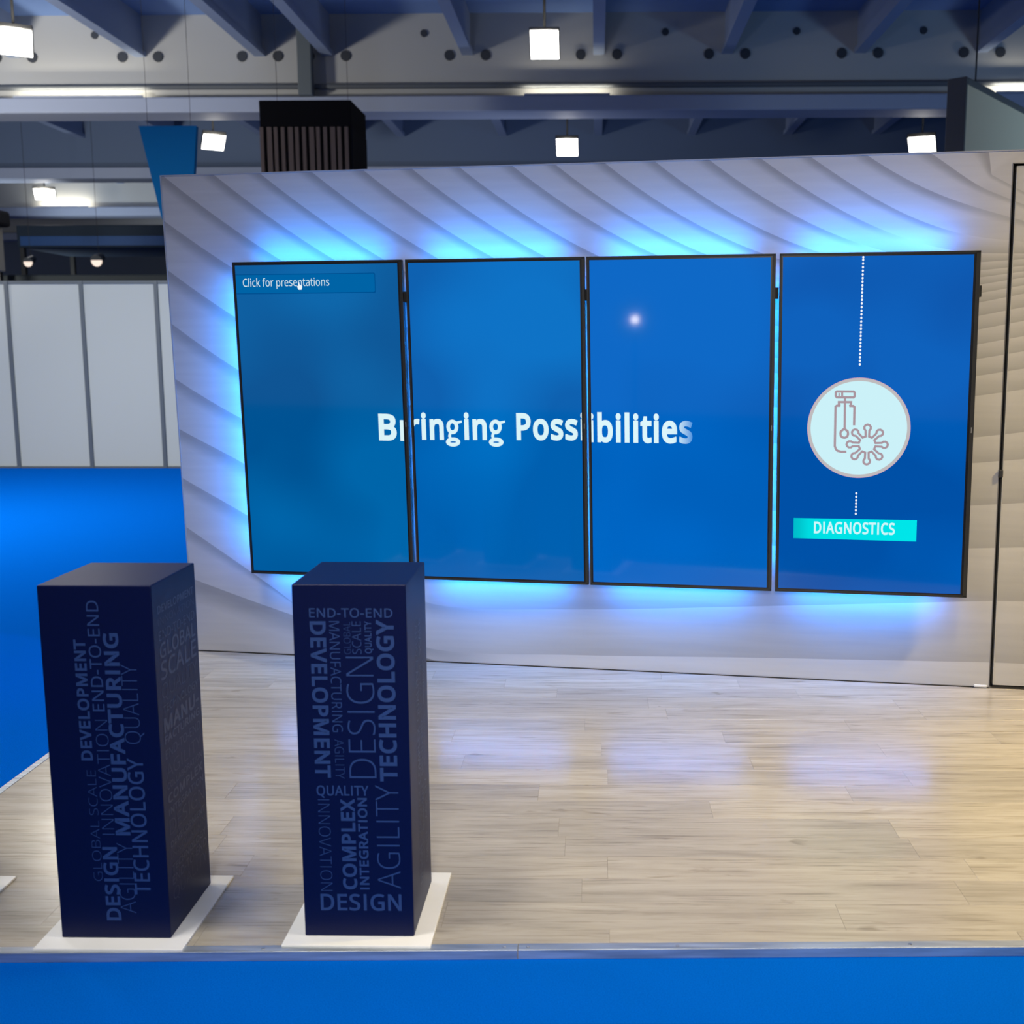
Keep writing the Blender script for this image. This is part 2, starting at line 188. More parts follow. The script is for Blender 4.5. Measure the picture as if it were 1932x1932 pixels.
# ---------------------------------------------------------------- outlines and layout tables
GLYPHS = {"-":[258,[[[32,184],[32,246],[226,246],[226,184]]]],"A":[512,[[[437,0],[368,177],[141,177],[73,0],[0,0],[224,575],[289,575],[512,0]],[[282,415],[274,438],[263,473],[255,500],[247,468],[238,438],[230,415],[165,241],[346,241]]]],"B":[521,[[[241,573],[292,571],[336,565],[373,555],[404,541],[428,522],[445,497],[455,467],[459,431],[457,409],[453,389],[446,371],[437,354],[424,340],[409,328],[392,317],[372,309],[350,304],[350,300],[415,279],[433,267],[448,253],[461,236],[470,215],[476,191],[478,163],[475,130],[467,100],[454,74],[436,52],[413,33],[385,19],[354,8],[318,2],[279,0],[78,0],[78,573]],[[256,329],[300,331],[334,339],[357,352],[372,371],[381,394],[384,423],[380,451],[369,474],[351,490],[324,502],[289,509],[245,511],[150,511],[150,329]],[[150,269],[150,61],[265,61],[311,64],[346,74],[371,91],[388,112],[398,138],[401,168],[399,188],[395,205],[388,221],[377,235],[362,247],[344,256],[321,263],[293,267],[260,269]]]],"C":[506,[[[323,517],[294,516],[266,510],[241,502],[217,490],[196,474],[178,456],[162,434],[149,410],[139,383],[131,353],[127,321],[125,286],[126,252],[131,220],[138,191],[147,164],[164,132],[186,105],[213,83],[244,68],[281,58],[322,55],[394,62],[460,78],[460,15],[393,-2],[312,-8],[270,-6],[232,1],[197,12],[166,28],[139,48],[115,72],[95,99],[78,131],[65,165],[56,203],[51,244],[49,287],[50,319],[53,349],[59,378],[67,406],[81,440],[99,471],[120,499],[145,523],[174,543],[206,559],[242,571],[281,578],[324,581],[409,572],[482,547],[453,486],[394,508]]]],"D":[585,[[[536,292],[534,246],[528,203],[516,165],[501,131],[481,100],[457,74],[430,51],[399,33],[364,18],[325,8],[283,2],[237,0],[78,0],[78,573],[254,573],[296,571],[335,565],[371,555],[404,540],[434,523],[460,501],[483,475],[502,446],[517,413],[528,377],[534,336]],[[460,289],[459,326],[454,359],[446,388],[435,415],[416,444],[391,469],[361,487],[327,500],[287,508],[244,511],[150,511],[150,62],[228,62],[282,65],[329,76],[369,94],[402,119],[428,151],[446,190],[457,236]]]],"E":[446,[[[398,0],[78,0],[78,573],[398,573],[398,509],[150,509],[150,330],[383,330],[383,268],[150,268],[150,63],[398,63]]]],"F":[416,[[[150,0],[78,0],[78,573],[398,573],[398,509],[150,509],[150,306],[383,306],[383,243],[150,243]]]],"G":[583,[[[326,302],[524,302],[524,22],[431,-1],[323,-8],[280,-6],[241,1],[205,12],[173,28],[145,47],[120,71],[98,98],[81,130],[67,164],[57,202],[51,243],[49,286],[51,330],[58,370],[69,407],[84,442],[104,473],[127,500],[154,524],[186,544],[220,560],[259,571],[300,578],[346,581],[437,572],[516,547],[489,484],[421,508],[342,517],[309,515],[278,510],[250,501],[225,489],[195,468],[170,441],[150,409],[139,382],[131,353],[126,321],[124,286],[126,253],[130,222],[137,193],[146,166],[164,133],[187,106],[216,84],[241,71],[270,62],[303,56],[340,55],[404,59],[452,68],[452,238],[326,238]]]],"H":[594,[[[516,0],[443,0],[443,267],[150,267],[150,0],[78,0],[78,573],[150,573],[150,330],[443,330],[443,573],[516,573]]]],"I":[271,[[[239,0],[32,0],[32,42],[99,57],[99,515],[32,531],[32,573],[239,573],[239,531],[172,515],[172,57],[239,42]]]],"L":[420,[[[78,0],[78,573],[150,573],[150,64],[400,64],[400,0]]]],"M":[727,[[[330,0],[142,502],[139,502],[142,461],[144,407],[144,347],[144,0],[78,0],[78,573],[184,573],[361,103],[364,103],[544,573],[650,573],[650,0],[578,0],[578,352],[579,408],[581,460],[584,501],[581,501],[390,0]]]],"N":[609,[[[532,0],[447,0],[141,476],[138,476],[141,432],[143,378],[144,320],[144,0],[78,0],[78,573],[161,573],[467,99],[470,99],[468,137],[466,193],[464,249],[464,573],[532,573]]]],"O":[626,[[[577,287],[576,255],[573,224],[568,194],[561,166],[547,132],[531,101],[510,73],[486,49],[459,29],[428,13],[393,1],[355,-6],[314,-8],[271,-6],[232,1],[196,13],[165,29],[138,49],[114,73],[94,101],[78,132],[65,167],[58,195],[53,224],[50,255],[49,288],[51,331],[56,370],[65,408],[78,442],[94,473],[114,500],[138,524],[166,545],[197,561],[232,572],[271,579],[314,581],[356,579],[393,572],[428,561],[459,545],[486,525],[510,501],[530,473],[547,442],[560,408],[570,370],[576,330]],[[125,287],[126,252],[130,220],[136,190],[145,163],[161,131],[182,104],[207,83],[238,67],[273,58],[314,55],[354,58],[390,67],[420,83],[445,104],[465,131],[481,163],[490,190],[496,220],[500,252],[501,287],[498,338],[490,384],[476,423],[456,457],[431,484],[398,503],[360,514],[314,518],[274,515],[238,506],[207,490],[182,469],[161,443],[145,411],[136,384],[130,354],[126,322]]]],"P":[485,[[[229,573],[282,570],[326,562],[363,548],[393,528],[415,504],[431,475],[441,442],[444,404],[433,336],[423,316],[411,296],[395,278],[375,262],[351,249],[324,238],[292,230],[256,225],[216,223],[150,223],[150,0],[78,0],[78,573]],[[223,511],[150,511],[150,285],[208,285],[242,286],[272,290],[298,296],[320,306],[338,318],[352,334],[362,352],[368,375],[370,401],[366,435],[354,462],[334,484],[306,499],[269,508]]]],"Q":[626,[[[577,287],[576,253],[573,221],[567,190],[559,160],[544,124],[525,92],[503,64],[476,40],[445,21],[411,6],[548,-136],[444,-136],[334,-7],[324,-8],[314,-8],[271,-6],[232,1],[196,13],[165,29],[138,49],[114,73],[94,101],[78,132],[65,167],[58,195],[53,224],[50,255],[49,288],[51,331],[56,370],[65,408],[78,442],[94,473],[114,500],[138,524],[166,545],[197,561],[232,572],[271,579],[314,581],[356,579],[393,572],[428,561],[459,545],[486,525],[510,501],[530,473],[547,442],[560,408],[570,370],[576,330]],[[125,287],[126,252],[130,220],[136,190],[145,163],[161,131],[182,104],[207,83],[238,67],[273,58],[314,55],[354,58],[390,67],[420,83],[445,104],[465,131],[481,163],[490,190],[496,220],[500,252],[501,287],[498,338],[490,384],[476,423],[456,457],[431,484],[398,503],[360,514],[314,518],[274,515],[238,506],[207,490],[182,469],[161,443],[145,411],[136,384],[130,354],[126,322]]]],"R":[498,[[[236,573],[281,571],[320,565],[353,555],[381,540],[404,522],[422,500],[434,474],[442,444],[444,410],[442,381],[437,356],[427,334],[415,315],[401,298],[385,285],[330,257],[487,0],[403,0],[264,237],[150,237],[150,0],[78,0],[78,573]],[[232,510],[150,510],[150,298],[236,298],[278,301],[312,310],[338,325],[355,347],[366,374],[370,407],[368,430],[363,450],[355,467],[343,480],[328,491],[310,500],[287,505],[261,509]]]],"S":[440,[[[403,153],[400,121],[392,92],[378,66],[359,44],[335,26],[307,11],[274,1],[238,-6],[198,-8],[137,-5],[83,4],[41,19],[41,88],[113,65],[201,55],[228,56],[252,60],[273,66],[290,74],[305,85],[316,98],[324,113],[329,129],[330,147],[329,164],[325,180],[318,194],[308,207],[295,218],[277,230],[196,265],[131,294],[85,330],[57,375],[48,435],[51,464],[58,490],[71,513],[89,533],[110,550],[136,563],[165,573],[197,579],[231,581],[318,572],[389,549],[366,487],[302,508],[229,517],[207,516],[187,513],[169,507],[155,499],[142,489],[133,478],[126,464],[122,450],[121,434],[122,416],[126,400],[133,386],[143,373],[156,362],[172,351],[246,318],[332,279],[353,264],[371,247],[385,228],[395,206],[401,181]]]],"T":[446,[[[259,0],[187,0],[187,509],[8,509],[8,573],[437,573],[437,509],[259,509]]]],"U":[586,[[[513,202],[511,164],[503,128],[489,95],[470,65],[446,40],[416,20],[389,8],[360,-1],[327,-6],[290,-8],[240,-4],[196,7],[159,25],[128,50],[104,82],[86,118],[76,158],[72,204],[72,573],[144,573],[144,201],[148,158],[161,122],[182,93],[211,72],[248,59],[294,55],[327,57],[355,63],[379,73],[399,88],[415,105],[427,126],[435,149],[440,174],[442,202],[442,573],[513,573]]]],"V":[481,[[[481,573],[277,0],[204,0],[0,573],[75,573],[204,205],[220,160],[231,119],[241,80],[250,119],[262,161],[277,207],[405,573]]]],"X":[470,[[[467,0],[385,0],[233,249],[79,0],[3,0],[193,298],[15,573],[95,573],[236,348],[377,573],[453,573],[276,300]]]],"Y":[454,[[[227,291],[376,573],[454,573],[263,222],[263,0],[191,0],[191,219],[0,573],[79,573]]]],"a":[450,[[[231,437],[268,435],[299,428],[326,418],[347,403],[368,375],[381,338],[385,293],[385,0],[334,0],[320,61],[317,61],[279,22],[234,-1],[172,-8],[148,-7],[124,-2],[103,6],[84,16],[68,30],[55,48],[45,68],[39,92],[37,119],[43,159],[59,192],[87,219],[116,234],[152,245],[194,253],[243,257],[316,259],[316,285],[313,317],[306,342],[293,359],[275,371],[253,378],[227,380],[163,370],[106,347],[84,400],[151,426]],[[252,208],[204,203],[167,195],[141,182],[124,165],[113,144],[110,119],[112,97],[120,79],[132,66],[148,56],[167,51],[188,49],[223,52],[253,62],[279,79],[299,103],[311,134],[315,172],[315,210]]]],"b":[493,[[[139,461],[138,410],[135,373],[139,373],[153,390],[169,405],[189,419],[213,429],[240,435],[272,437],[310,434],[344,423],[374,406],[401,381],[422,350],[437,312],[446,267],[449,215],[448,180],[444,147],[437,118],[427,91],[410,61],[390,36],[365,17],[337,3],[306,-5],[272,-8],[240,-6],[213,0],[189,10],[169,24],[153,38],[139,55],[133,55],[119,0],[68,0],[68,609],[139,609]],[[260,379],[231,377],[207,371],[188,361],[172,348],[159,330],[150,308],[144,282],[140,252],[139,217],[139,214],[140,177],[145,144],[153,116],[165,93],[187,69],[219,55],[261,51],[297,55],[325,69],[348,93],[360,117],[369,145],[374,178],[376,216],[374,254],[369,287],[360,315],[348,338],[325,360],[296,374]]]],"c":[385,[[[241,-8],[204,-5],[170,2],[139,15],[112,34],[88,58],[69,87],[58,114],[50,143],[46,176],[44,213],[46,250],[51,284],[59,315],[71,342],[90,372],[114,396],[142,415],[174,428],[208,435],[245,438],[309,431],[358,415],[337,356],[292,370],[244,376],[217,374],[193,368],[172,358],[155,343],[141,325],[131,303],[123,277],[119,247],[117,213],[119,181],[123,152],[131,126],[141,104],[155,86],[172,71],[191,61],[214,55],[240,53],[302,60],[351,78],[351,15],[304,-2]]]],"e":[452,[[[234,438],[269,435],[301,427],[329,414],[354,396],[374,373],[390,346],[402,315],[409,281],[411,244],[411,201],[117,201],[122,157],[134,119],[154,90],[181,69],[215,56],[254,52],[327,60],[392,82],[392,20],[327,-1],[251,-8],[212,-5],[176,3],[143,17],[114,36],[90,61],[70,91],[59,117],[51,146],[46,177],[44,212],[46,246],[50,277],[57,306],[68,333],[86,364],[108,390],[134,411],[164,426],[198,435]],[[233,380],[202,377],[175,366],[154,348],[137,323],[125,293],[119,257],[338,257],[336,281],[333,302],[326,322],[318,338],[306,353],[292,364],[276,373],[256,378]]]],"f":[275,[[[266,375],[158,375],[158,0],[87,0],[87,375],[12,375],[12,408],[87,432],[87,457],[89,492],[95,522],[104,547],[116,568],[132,585],[152,597],[174,606],[199,612],[227,613],[274,609],[310,599],[292,544],[262,552],[228,556],[206,553],[189,545],[175,532],[166,513],[160,489],[158,458],[158,430],[266,430]]]],"g":[493,[[[221,438],[248,436],[273,431],[297,422],[319,409],[338,393],[355,373],[359,373],[369,430],[425,430],[425,-7],[423,-46],[416,-80],[404,-109],[388,-135],[367,-155],[341,-172],[310,-183],[274,-190],[233,-192],[147,-186],[78,-165],[78,-100],[149,-125],[237,-134],[271,-130],[300,-119],[324,-101],[341,-77],[352,-48],[355,-13],[355,4],[356,32],[358,57],[354,57],[338,37],[320,21],[299,8],[275,-1],[250,-6],[221,-8],[182,-4],[147,7],[117,25],[91,51],[70,83],[56,121],[47,164],[44,214],[47,263],[56,306],[70,344],[91,377],[117,404],[147,423],[181,434]],[[230,379],[207,376],[187,370],[169,359],[153,344],[140,326],[130,303],[123,277],[119,247],[117,213],[119,176],[124,143],[134,115],[146,92],[169,68],[197,54],[232,50],[288,58],[303,65],[315,74],[326,85],[349,131],[356,197],[356,214],[355,251],[350,282],[343,309],[332,331],[319,348],[302,362],[281,371],[257,377]]]],"i":[207,[[[139,430],[139,0],[68,0],[68,430]],[[104,591],[133,580],[140,572],[144,560],[145,546],[144,532],[140,521],[133,512],[104,501],[93,502],[83,506],[75,512],[68,521],[64,532],[63,546],[64,560],[68,572],[75,580],[83,586],[93,590]]]],"k":[428,[[[138,291],[137,257],[135,221],[138,221],[152,240],[172,264],[189,285],[326,430],[409,430],[235,246],[421,0],[336,0],[187,200],[138,158],[138,0],[68,0],[68,609],[138,609]]]],"l":[207,[[[139,0],[68,0],[68,609],[139,609]]]],"n":[495,[[[275,438],[311,436],[343,429],[369,417],[391,401],[409,379],[421,352],[428,319],[431,280],[431,0],[361,0],[361,275],[358,307],[351,333],[338,353],[319,367],[295,376],[265,379],[222,374],[189,361],[166,338],[151,308],[142,269],[139,223],[139,0],[68,0],[68,430],[125,430],[136,371],[140,371],[175,409],[222,431]]]],"o":[485,[[[442,216],[440,181],[436,150],[428,121],[417,95],[404,71],[388,51],[369,33],[348,18],[324,7],[299,-1],[271,-6],[241,-8],[214,-6],[188,-1],[163,7],[140,18],[119,33],[100,51],[84,71],[70,95],[59,121],[51,150],[46,181],[44,216],[46,250],[50,282],[58,310],[68,336],[87,367],[110,392],[137,412],[169,426],[204,435],[244,438],[281,435],[316,426],[347,412],[374,392],[398,367],[417,336],[428,310],[436,282],[440,250]],[[117,216],[119,184],[123,154],[130,128],[141,105],[155,86],[172,71],[192,59],[216,53],[243,51],[270,53],[294,59],[314,71],[331,86],[345,105],[356,128],[363,154],[367,184],[369,216],[367,248],[363,277],[355,303],[345,325],[331,344],[314,359],[294,370],[270,376],[242,379],[202,374],[171,359],[147,335],[134,311],[124,284],[119,252]]]],"p":[493,[[[273,438],[310,434],[344,424],[374,407],[401,383],[422,351],[437,313],[446,268],[449,216],[448,181],[444,148],[437,119],[427,93],[410,62],[390,37],[365,17],[337,3],[306,-5],[272,-8],[213,1],[170,24],[139,55],[134,55],[137,20],[139,-16],[139,-192],[68,-192],[68,430],[126,430],[136,371],[139,371],[170,405],[213,429]],[[260,379],[233,377],[210,371],[190,362],[174,349],[161,333],[152,313],[145,289],[141,261],[139,229],[139,216],[140,182],[144,152],[150,126],[159,103],[172,85],[188,70],[208,59],[233,53],[261,51],[286,53],[308,60],[326,72],[341,88],[354,108],[364,131],[371,157],[375,186],[376,217],[374,252],[369,283],[360,310],[348,334],[325,359],[296,374]]]],"r":[331,[[[269,438],[295,437],[319,433],[310,368],[287,372],[264,374],[217,363],[176,334],[149,289],[139,229],[139,0],[68,0],[68,430],[126,430],[134,351],[137,351],[170,395],[214,426],[231,433],[249,437]]]],"s":[384,[[[348,119],[346,92],[339,69],[327,49],[311,32],[292,18],[268,6],[241,-2],[210,-6],[176,-8],[99,-1],[42,19],[42,83],[104,60],[178,49],[211,51],[236,57],[256,66],[269,79],[277,94],[280,112],[271,141],[239,167],[174,196],[103,228],[84,239],[69,252],[57,266],[48,283],[43,302],[41,324],[46,358],[61,386],[85,408],[109,421],[137,430],[168,436],[202,438],[275,430],[339,409],[315,353],[258,372],[197,380],[171,379],[149,374],[131,366],[118,356],[111,343],[108,328],[119,298],[154,274],[219,246],[289,215],[306,203],[321,191],[333,176],[341,159],[346,140]]]],"t":[289,[[[212,50],[245,53],[272,59],[272,5],[240,-4],[200,-8],[178,-7],[157,-3],[138,4],[120,13],[104,27],[91,44],[82,66],[76,93],[74,125],[74,375],[13,375],[13,409],[75,437],[103,528],[144,528],[144,430],[269,430],[269,375],[144,375],[144,127],[146,103],[153,83],[163,69],[177,58],[193,52]]]]," ":[208,[]]}
DATA = {"FB":[["END-TO-END",0,8,[0.0479,0.2855,0.9765,1.004]],["DEVELOPMENT",-90,30,[0.0477,0.0945,0.4996,0.9656]],["MANUFACTURING",-90,-6,[0.1033,0.1333,0.6381,0.966]],["AGILITY",-90,-16,[0.1076,0.1343,0.4975,0.6157]],["GLOBAL",90,-18,[0.1442,0.1638,0.87,0.9641]],["SCALE",90,-10,[0.168,0.1944,0.8702,0.9659]],["QUALITY",90,16,[0.2042,0.2241,0.872,0.9661]],["DESIGN",90,-16,[0.1472,0.2276,0.4992,0.8625]],["TECHNOLOGY",90,30,[0.2366,0.2886,0.4895,0.9703]],["QUALITY",0,14,[0.0505,0.2021,0.4451,0.4763]],["INNOVATION",-90,-18,[0.0526,0.0875,0.1506,0.4336]],["COMPLEX",90,30,[0.1182,0.1609,0.1554,0.4353]],["INTEGRATION",90,24,[0.1684,0.1967,0.1553,0.4386]],["AGILITY",90,-16,[0.2213,0.2896,0.1592,0.4781]],["DESIGN",0,16,[0.0503,0.2896,0.0885,0.1417]]],"FA":[["END-TO-END",90,0,[0.1375,0.1728,0.7044,1.029]],["INNOVATION",90,-18,[0.1414,0.1775,0.3307,0.6787]],["DEVELOPMENT",90,28,[0.0946,0.129,0.5568,0.9157]],["GLOBAL SCALE",90,-18,[0.1075,0.1339,0.1872,0.5274]],["MANUFACTURING",90,30,[0.18,0.2245,0.3291,0.935]],["QUALITY",90,-18,[0.2254,0.2714,0.6073,0.843]],["DESIGN",90,26,[0.1375,0.1821,0.0643,0.2927]],["AGILITY",90,-18,[0.1808,0.2273,0.087,0.3054]],["TECHNOLOGY",90,8,[0.2265,0.2738,0.1461,0.5639]]],"SA":[["DEVELOPMENT",0,24,[0.035,0.302,0.9797,1.0033]],["INNOVATION",0,-18,[0.035,0.302,0.9456,0.9676]],["END-TO-END",0,-4,[0.035,0.302,0.9004,0.9286]],["GLOBAL",0,12,[0.035,0.302,0.8458,0.8913]],["SCALE",0,12,[0.035,0.302,0.7813,0.8377]],["QUALITY",0,-18,[0.035,0.302,0.7272,0.771]],["TECHNOLOGY",0,4,[0.035,0.302,0.6824,0.7059]],["MANU-",0,30,[0.035,0.302,0.6231,0.6684]],["FACTURING",0,24,[0.035,0.302,0.5897,0.6147]],["END-TO-END",0,-4,[0.035,0.302,0.5441,0.5723]],["AGILITY",0,-18,[0.035,0.302,0.4844,0.5249]],["COLLABORATION",0,4,[0.035,0.302,0.4508,0.471]],["COMPLEX",0,28,[0.035,0.302,0.4071,0.4367]],["INTEGRATION",0,20,[0.035,0.302,0.3708,0.3926]],["DESIGN",0,-18,[0.035,0.302,0.3114,0.3566]],["DEVELOPMENT",0,20,[0.035,0.302,0.2709,0.2911]],["INNOVATION",0,-18,[0.035,0.302,0.2365,0.2567]],["TECHNOLOGY",0,12,[0.035,0.302,0.1939,0.2157]],["END-TO-END",0,0,[0.035,0.302,0.155,0.1829]],["QUALITY",0,-18,[0.035,0.302,0.1062,0.1419]]],"D":{"click":[0,[0.0565,1.5628,0.5401,1.5637,0.0411]],"bar0":[[0.0301,1.6233],[0.7891,1.6236],[0.7859,1.5288],[0.0291,1.5301]],"hand":[0.3763,1.5625],"br":[0.7772,0.7581,1.0126,0.7561,0.1277],"ringing":[-0.0031,0.7636,0.9832,0.7719,0.127],"ib":[0.0007,0.7631,0.5346,0.762,0.1321],"dots_top":[[0.3963,1.6733],[0.3927,1.1548]],"dots_bot":[[0.3919,0.5157],[0.392,0.4125]],"ring":[[0.3964,0.8412],[0.1458,0.844],[0.6409,0.8411]],"bar":[[0.0873,0.3841],[0.6877,0.3861],[0.6877,0.2792],[0.0876,0.2801]],"diag":[0.1884,0.3101,0.5828,0.3121,0.0558],"ic_cap":[[0.2859,1.0223],[0.3665,1.0221],[0.3716,1.017],[0.3721,0.9992],[0.3673,0.9931],[0.2866,0.9932],[0.2814,0.9993],[0.281,1.0172]],"ic_tick1":[[0.297,1.0146],[0.2974,0.9993]],"ic_tick2":[[0.3119,1.0197],[0.3125,0.9941]],"ic_stem":[[0.3255,0.9931],[0.3277,0.839]],"ic_neck":[[0.3016,0.948],[0.3014,0.9542]],"ic_neckl":[[0.305,0.9521],[0.2875,0.9521],[0.2816,0.947],[0.282,0.7516],[0.2874,0.736],[0.2956,0.7278],[0.3129,0.7238],[0.339,0.724]],"ic_neckt":[[0.2974,0.9542],[0.2971,0.9701],[0.3559,0.9701],[0.3553,0.9542]],"ic_neckr":[[0.3474,0.9511],[0.3663,0.9511],[0.3724,0.946],[0.3727,0.8557]],"ic_drop":[[0.3262,0.839],[0.3431,0.8246],[0.3449,0.8117],[0.3412,0.7998],[0.3338,0.7945],[0.3263,0.7935],[0.3172,0.7955],[0.31,0.8027],[0.3077,0.814],[0.3095,0.8244],[0.3262,0.839]],"virus_c":[0.438,0.7606],"virus_r":[[0.4718,0.7609],[0.4371,0.7957]],"arms":[[[0.4738,0.7609],[0.5233,0.7613]],[[0.4641,0.7346],[0.5002,0.6983]],[[0.439,0.7234],[0.4405,0.6716]],[[0.4134,0.7341],[0.379,0.6971]],[[0.4021,0.7604],[0.3522,0.76]],[[0.412,0.7868],[0.3758,0.823]],[[0.437,0.7978],[0.4356,0.8493]],[[0.4626,0.7871],[0.4966,0.8237]]]}}
CURVES = [[3.841,2.665,3.862,2.557],[3.578,2.665,3.866,2.478],[3.278,2.666,3.87,2.384],[3.01,2.666,3.875,2.259],[2.767,2.667,3.878,2.189],[2.514,2.667,3.88,2.151],[2.242,2.668,3.881,2.114],[1.987,2.668,3.883,2.083],[1.731,2.669,3.884,2.05],[1.507,2.669,3.886,2.01],[1.226,2.67,3.888,1.967],[0.969,2.67,3.89,1.903],[0.703,2.671,3.893,1.837],[0.415,2.671,3.896,1.765],[0.122,2.672,3.899,1.693],[-0.142,2.672,3.903,1.61],[-0.436,2.673,3.907,1.511],[-0.445,2.432,3.916,1.304],[-0.445,2.169,3.922,1.174],[-0.445,1.878,3.931,0.958],[-0.444,1.572,3.94,0.736],[-0.444,1.293,3.952,0.462],[-0.444,1.014,3.966,0.139],[-0.444,0.733,3.977,-0.13],[-0.444,0.436,3.989,-0.402]]

# ---------------------------------------------------------------- lettering
def cleanpoly(p):
    return p
def offs(poly, w):
    n = len(poly); out = []
    for i in range(n):
        a, b, c_ = Vector(poly[i-1]), Vector(poly[i]), Vector(poly[(i+1) % n])
        d1 = (b-a).normalized(); d2 = (c_-b).normalized()
        n1 = Vector((-d1.y, d1.x)); n2 = Vector((-d2.y, d2.x)); mm = n1+n2
        if mm.length < .3: mm = n1; k = 1
        else: mm.normalize(); k = min(1/max(mm.dot(n1), .35), 1.6)
        out.append((b.x+mm.x*w*k, b.y+mm.y*w*k))
    return out
def ell(cx, cy, rx, ry, n=28, rev=False):
    p = [(cx+rx*cos(2*pi*i/n), cy+ry*sin(2*pi*i/n)) for i in range(n)]
    return p[::-1] if rev else p
GLYPHS['I'] = [271, [[[172, 0], [99, 0], [99, 573], [172, 573]]]]
def layout(text, w, gdouble=True):
    """polygon groups (outer + holes) for a word; w = stroke growth in glyph units"""
    x = 0; groups = []
    for ch in text:
        adv, cs = GLYPHS[ch]
        if ch == 'g' and gdouble:
            t = 40+w
            for outer, inner in ((ell(215, 278, 165+w*.6, 155+w*.6), ell(215, 278, 165-t-20, 155-t, rev=True)), (ell(222, -82, 200+w*.6, 92+w*.6), ell(222, -82, 200-t-38, 92-t*1.05, rev=True))):
                groups.append([[(p[0]+x, p[1]) for p in outer], [(p[0]+x, p[1]) for p in inner]])
            for poly in ([(275, 395), (470+w, 432), (470+w, 375), (340, 340)], [(110, 160), (72, 60), (110, -15), (190, 0), (160, 60), (190, 140)]):
                groups.append([[(p[0]+x, p[1]) for p in poly[::-1]]])
            x += 478+w*1.2; continue
        if w > 0:      # heavier weight: the plain glyph plus a band along each edge with wedge joins
            for c_ in cs:
                n = len(c_); nr = []
                for i in range(n):
                    d_ = (Vector(c_[(i+1) % n])-Vector(c_[i])).normalized(); nr.append(Vector((-d_.y, d_.x)))
                for i in range(n):
                    a, b = Vector(c_[i]), Vector(c_[(i+1) % n]); o_ = nr[i]*w; nx_ = nr[(i+1) % n]
                    groups.append(('q', [(p.x+x+w*.7, p.y) for p in (a, b, b+o_, a+o_)]))
                    if nr[i].x*nx_.y-nr[i].y*nx_.x < -.02:
                        mm = (nr[i]+nx_); mm.normalize(); tip = b+mm*w*min(1/max(mm.dot(nx_), .4), 1.45)
                        groups.append(('q', [(p.x+x+w*.7, p.y) for p in (b, b+o_, tip, b+nx_*w)]))
            groups.append([[(p[0]+x+w*.7, p[1]) for p in c_] for c_ in cs])
        else: groups.append([[(p[0]+x+w*.7, p[1]) for p in offs(c_, w)] for c_ in cs] if cs else [])
        x += adv+w*1.35
    return [g for g in groups if g]
def bounds(groups):
    cs = [c_ for g in groups for c_ in ([g[1]] if g[0] == 'q' else g)]
    xs = [p[0] for c_ in cs for p in c_]; ys = [p[1] for c_ in cs for p in c_]
    return min(xs), max(xs), min(ys), max(ys)
def fill(groups, T, bm=None):
    """fill polygon groups and map each (x,y) through T"""
    bm = bm or bmesh.new()
    for g in groups:
        if g[0] == 'q':
            vs = [bm.verts.new(T(x, y)) for x, y in g[1]]
            bm.faces.new(vs); continue
        cu = bpy.data.curves.new('tmp', 'CURVE'); cu.dimensions = '2D'; cu.fill_mode = 'BOTH'
        for c_ in g:
            sp = cu.splines.new('POLY'); sp.points.add(len(c_)-1); sp.use_cyclic_u = True
            for pt, (x, y) in zip(sp.points, c_): pt.co = (x/1000, y/1000, 0, 1)
        o = bpy.data.objects.new('tmp', cu); me = bpy.data.meshes.new_from_object(o)
        vs = [bm.verts.new(T(v.co.x*1000, v.co.y*1000)) for v in me.vertices]
        for p in me.polygons:
            try: bm.faces.new([vs[i] for i in p.vertices])
            except ValueError: pass
        bpy.data.objects.remove(o); bpy.data.curves.remove(cu); bpy.data.meshes.remove(me)
    return bm
def word_rect(bm, text, rot, w, rect, F):
    u0, u1, v0, v1 = rect; g = layout(text, w); x0, x1, y0, y1 = bounds(g)
    if text == 'QUALITY' or 'Q' in text: y0 = -w-8
    def T(x, y):
        a = (x-x0)/(x1-x0); b = (y-y0)/(y1-y0)
        if rot == 0: return F(u0+a*(u1-u0), v0+b*(v1-v0))
        if rot == 90: return F(u1-b*(u1-u0), v0+a*(v1-v0))
        return F(u0+b*(u1-u0), v1-a*(v1-v0))
    return fill(g, T, bm)
def flip(bm, nrm):
    bm.normal_update()
    fl = [f for f in bm.faces if f.normal.dot(nrm) < 0]
    bmesh.ops.reverse_faces(bm, faces=fl)

# ---------------------------------------------------------------- floor of the hall, stage
FZ = -.027
bm = B(); box(bm, -40, 40, -12, 62, FZ-.1, FZ)
struct(obj('floor', bm, M['carpet']), 'bright blue exhibition carpet over the whole hall floor')
def front(x): return .405+.0233*x          # line where planks meet the front edge strip
st = bpy.data.objects.new('stage_floor', None); link(st); st['kind'] = 'structure'; st['label'] = 'low stage floor of pale oak look vinyl planks'
bm = B(); vs = [(-.02, front(-.02)-.03), (7, front(7)-.03), (7, 4.6), (-.02, 4.6)]
lo = [bm.verts.new((x, y, FZ)) for x, y in vs]; hi = [bm.verts.new((x, y, -.004)) for x, y in vs]
bm.faces.new(hi); bm.faces.new(lo[::-1])
for i in range(4): bm.faces.new([lo[i], lo[(i+1) % 4], hi[(i+1) % 4], hi[i]])
obj('stage_base', bm, M['body'], st)
def WLx(x): return 3.29622+.12+(x-.419768)*(-.1458776/.98930265)     # wall face
row = 0; y = .39
PWd = .152
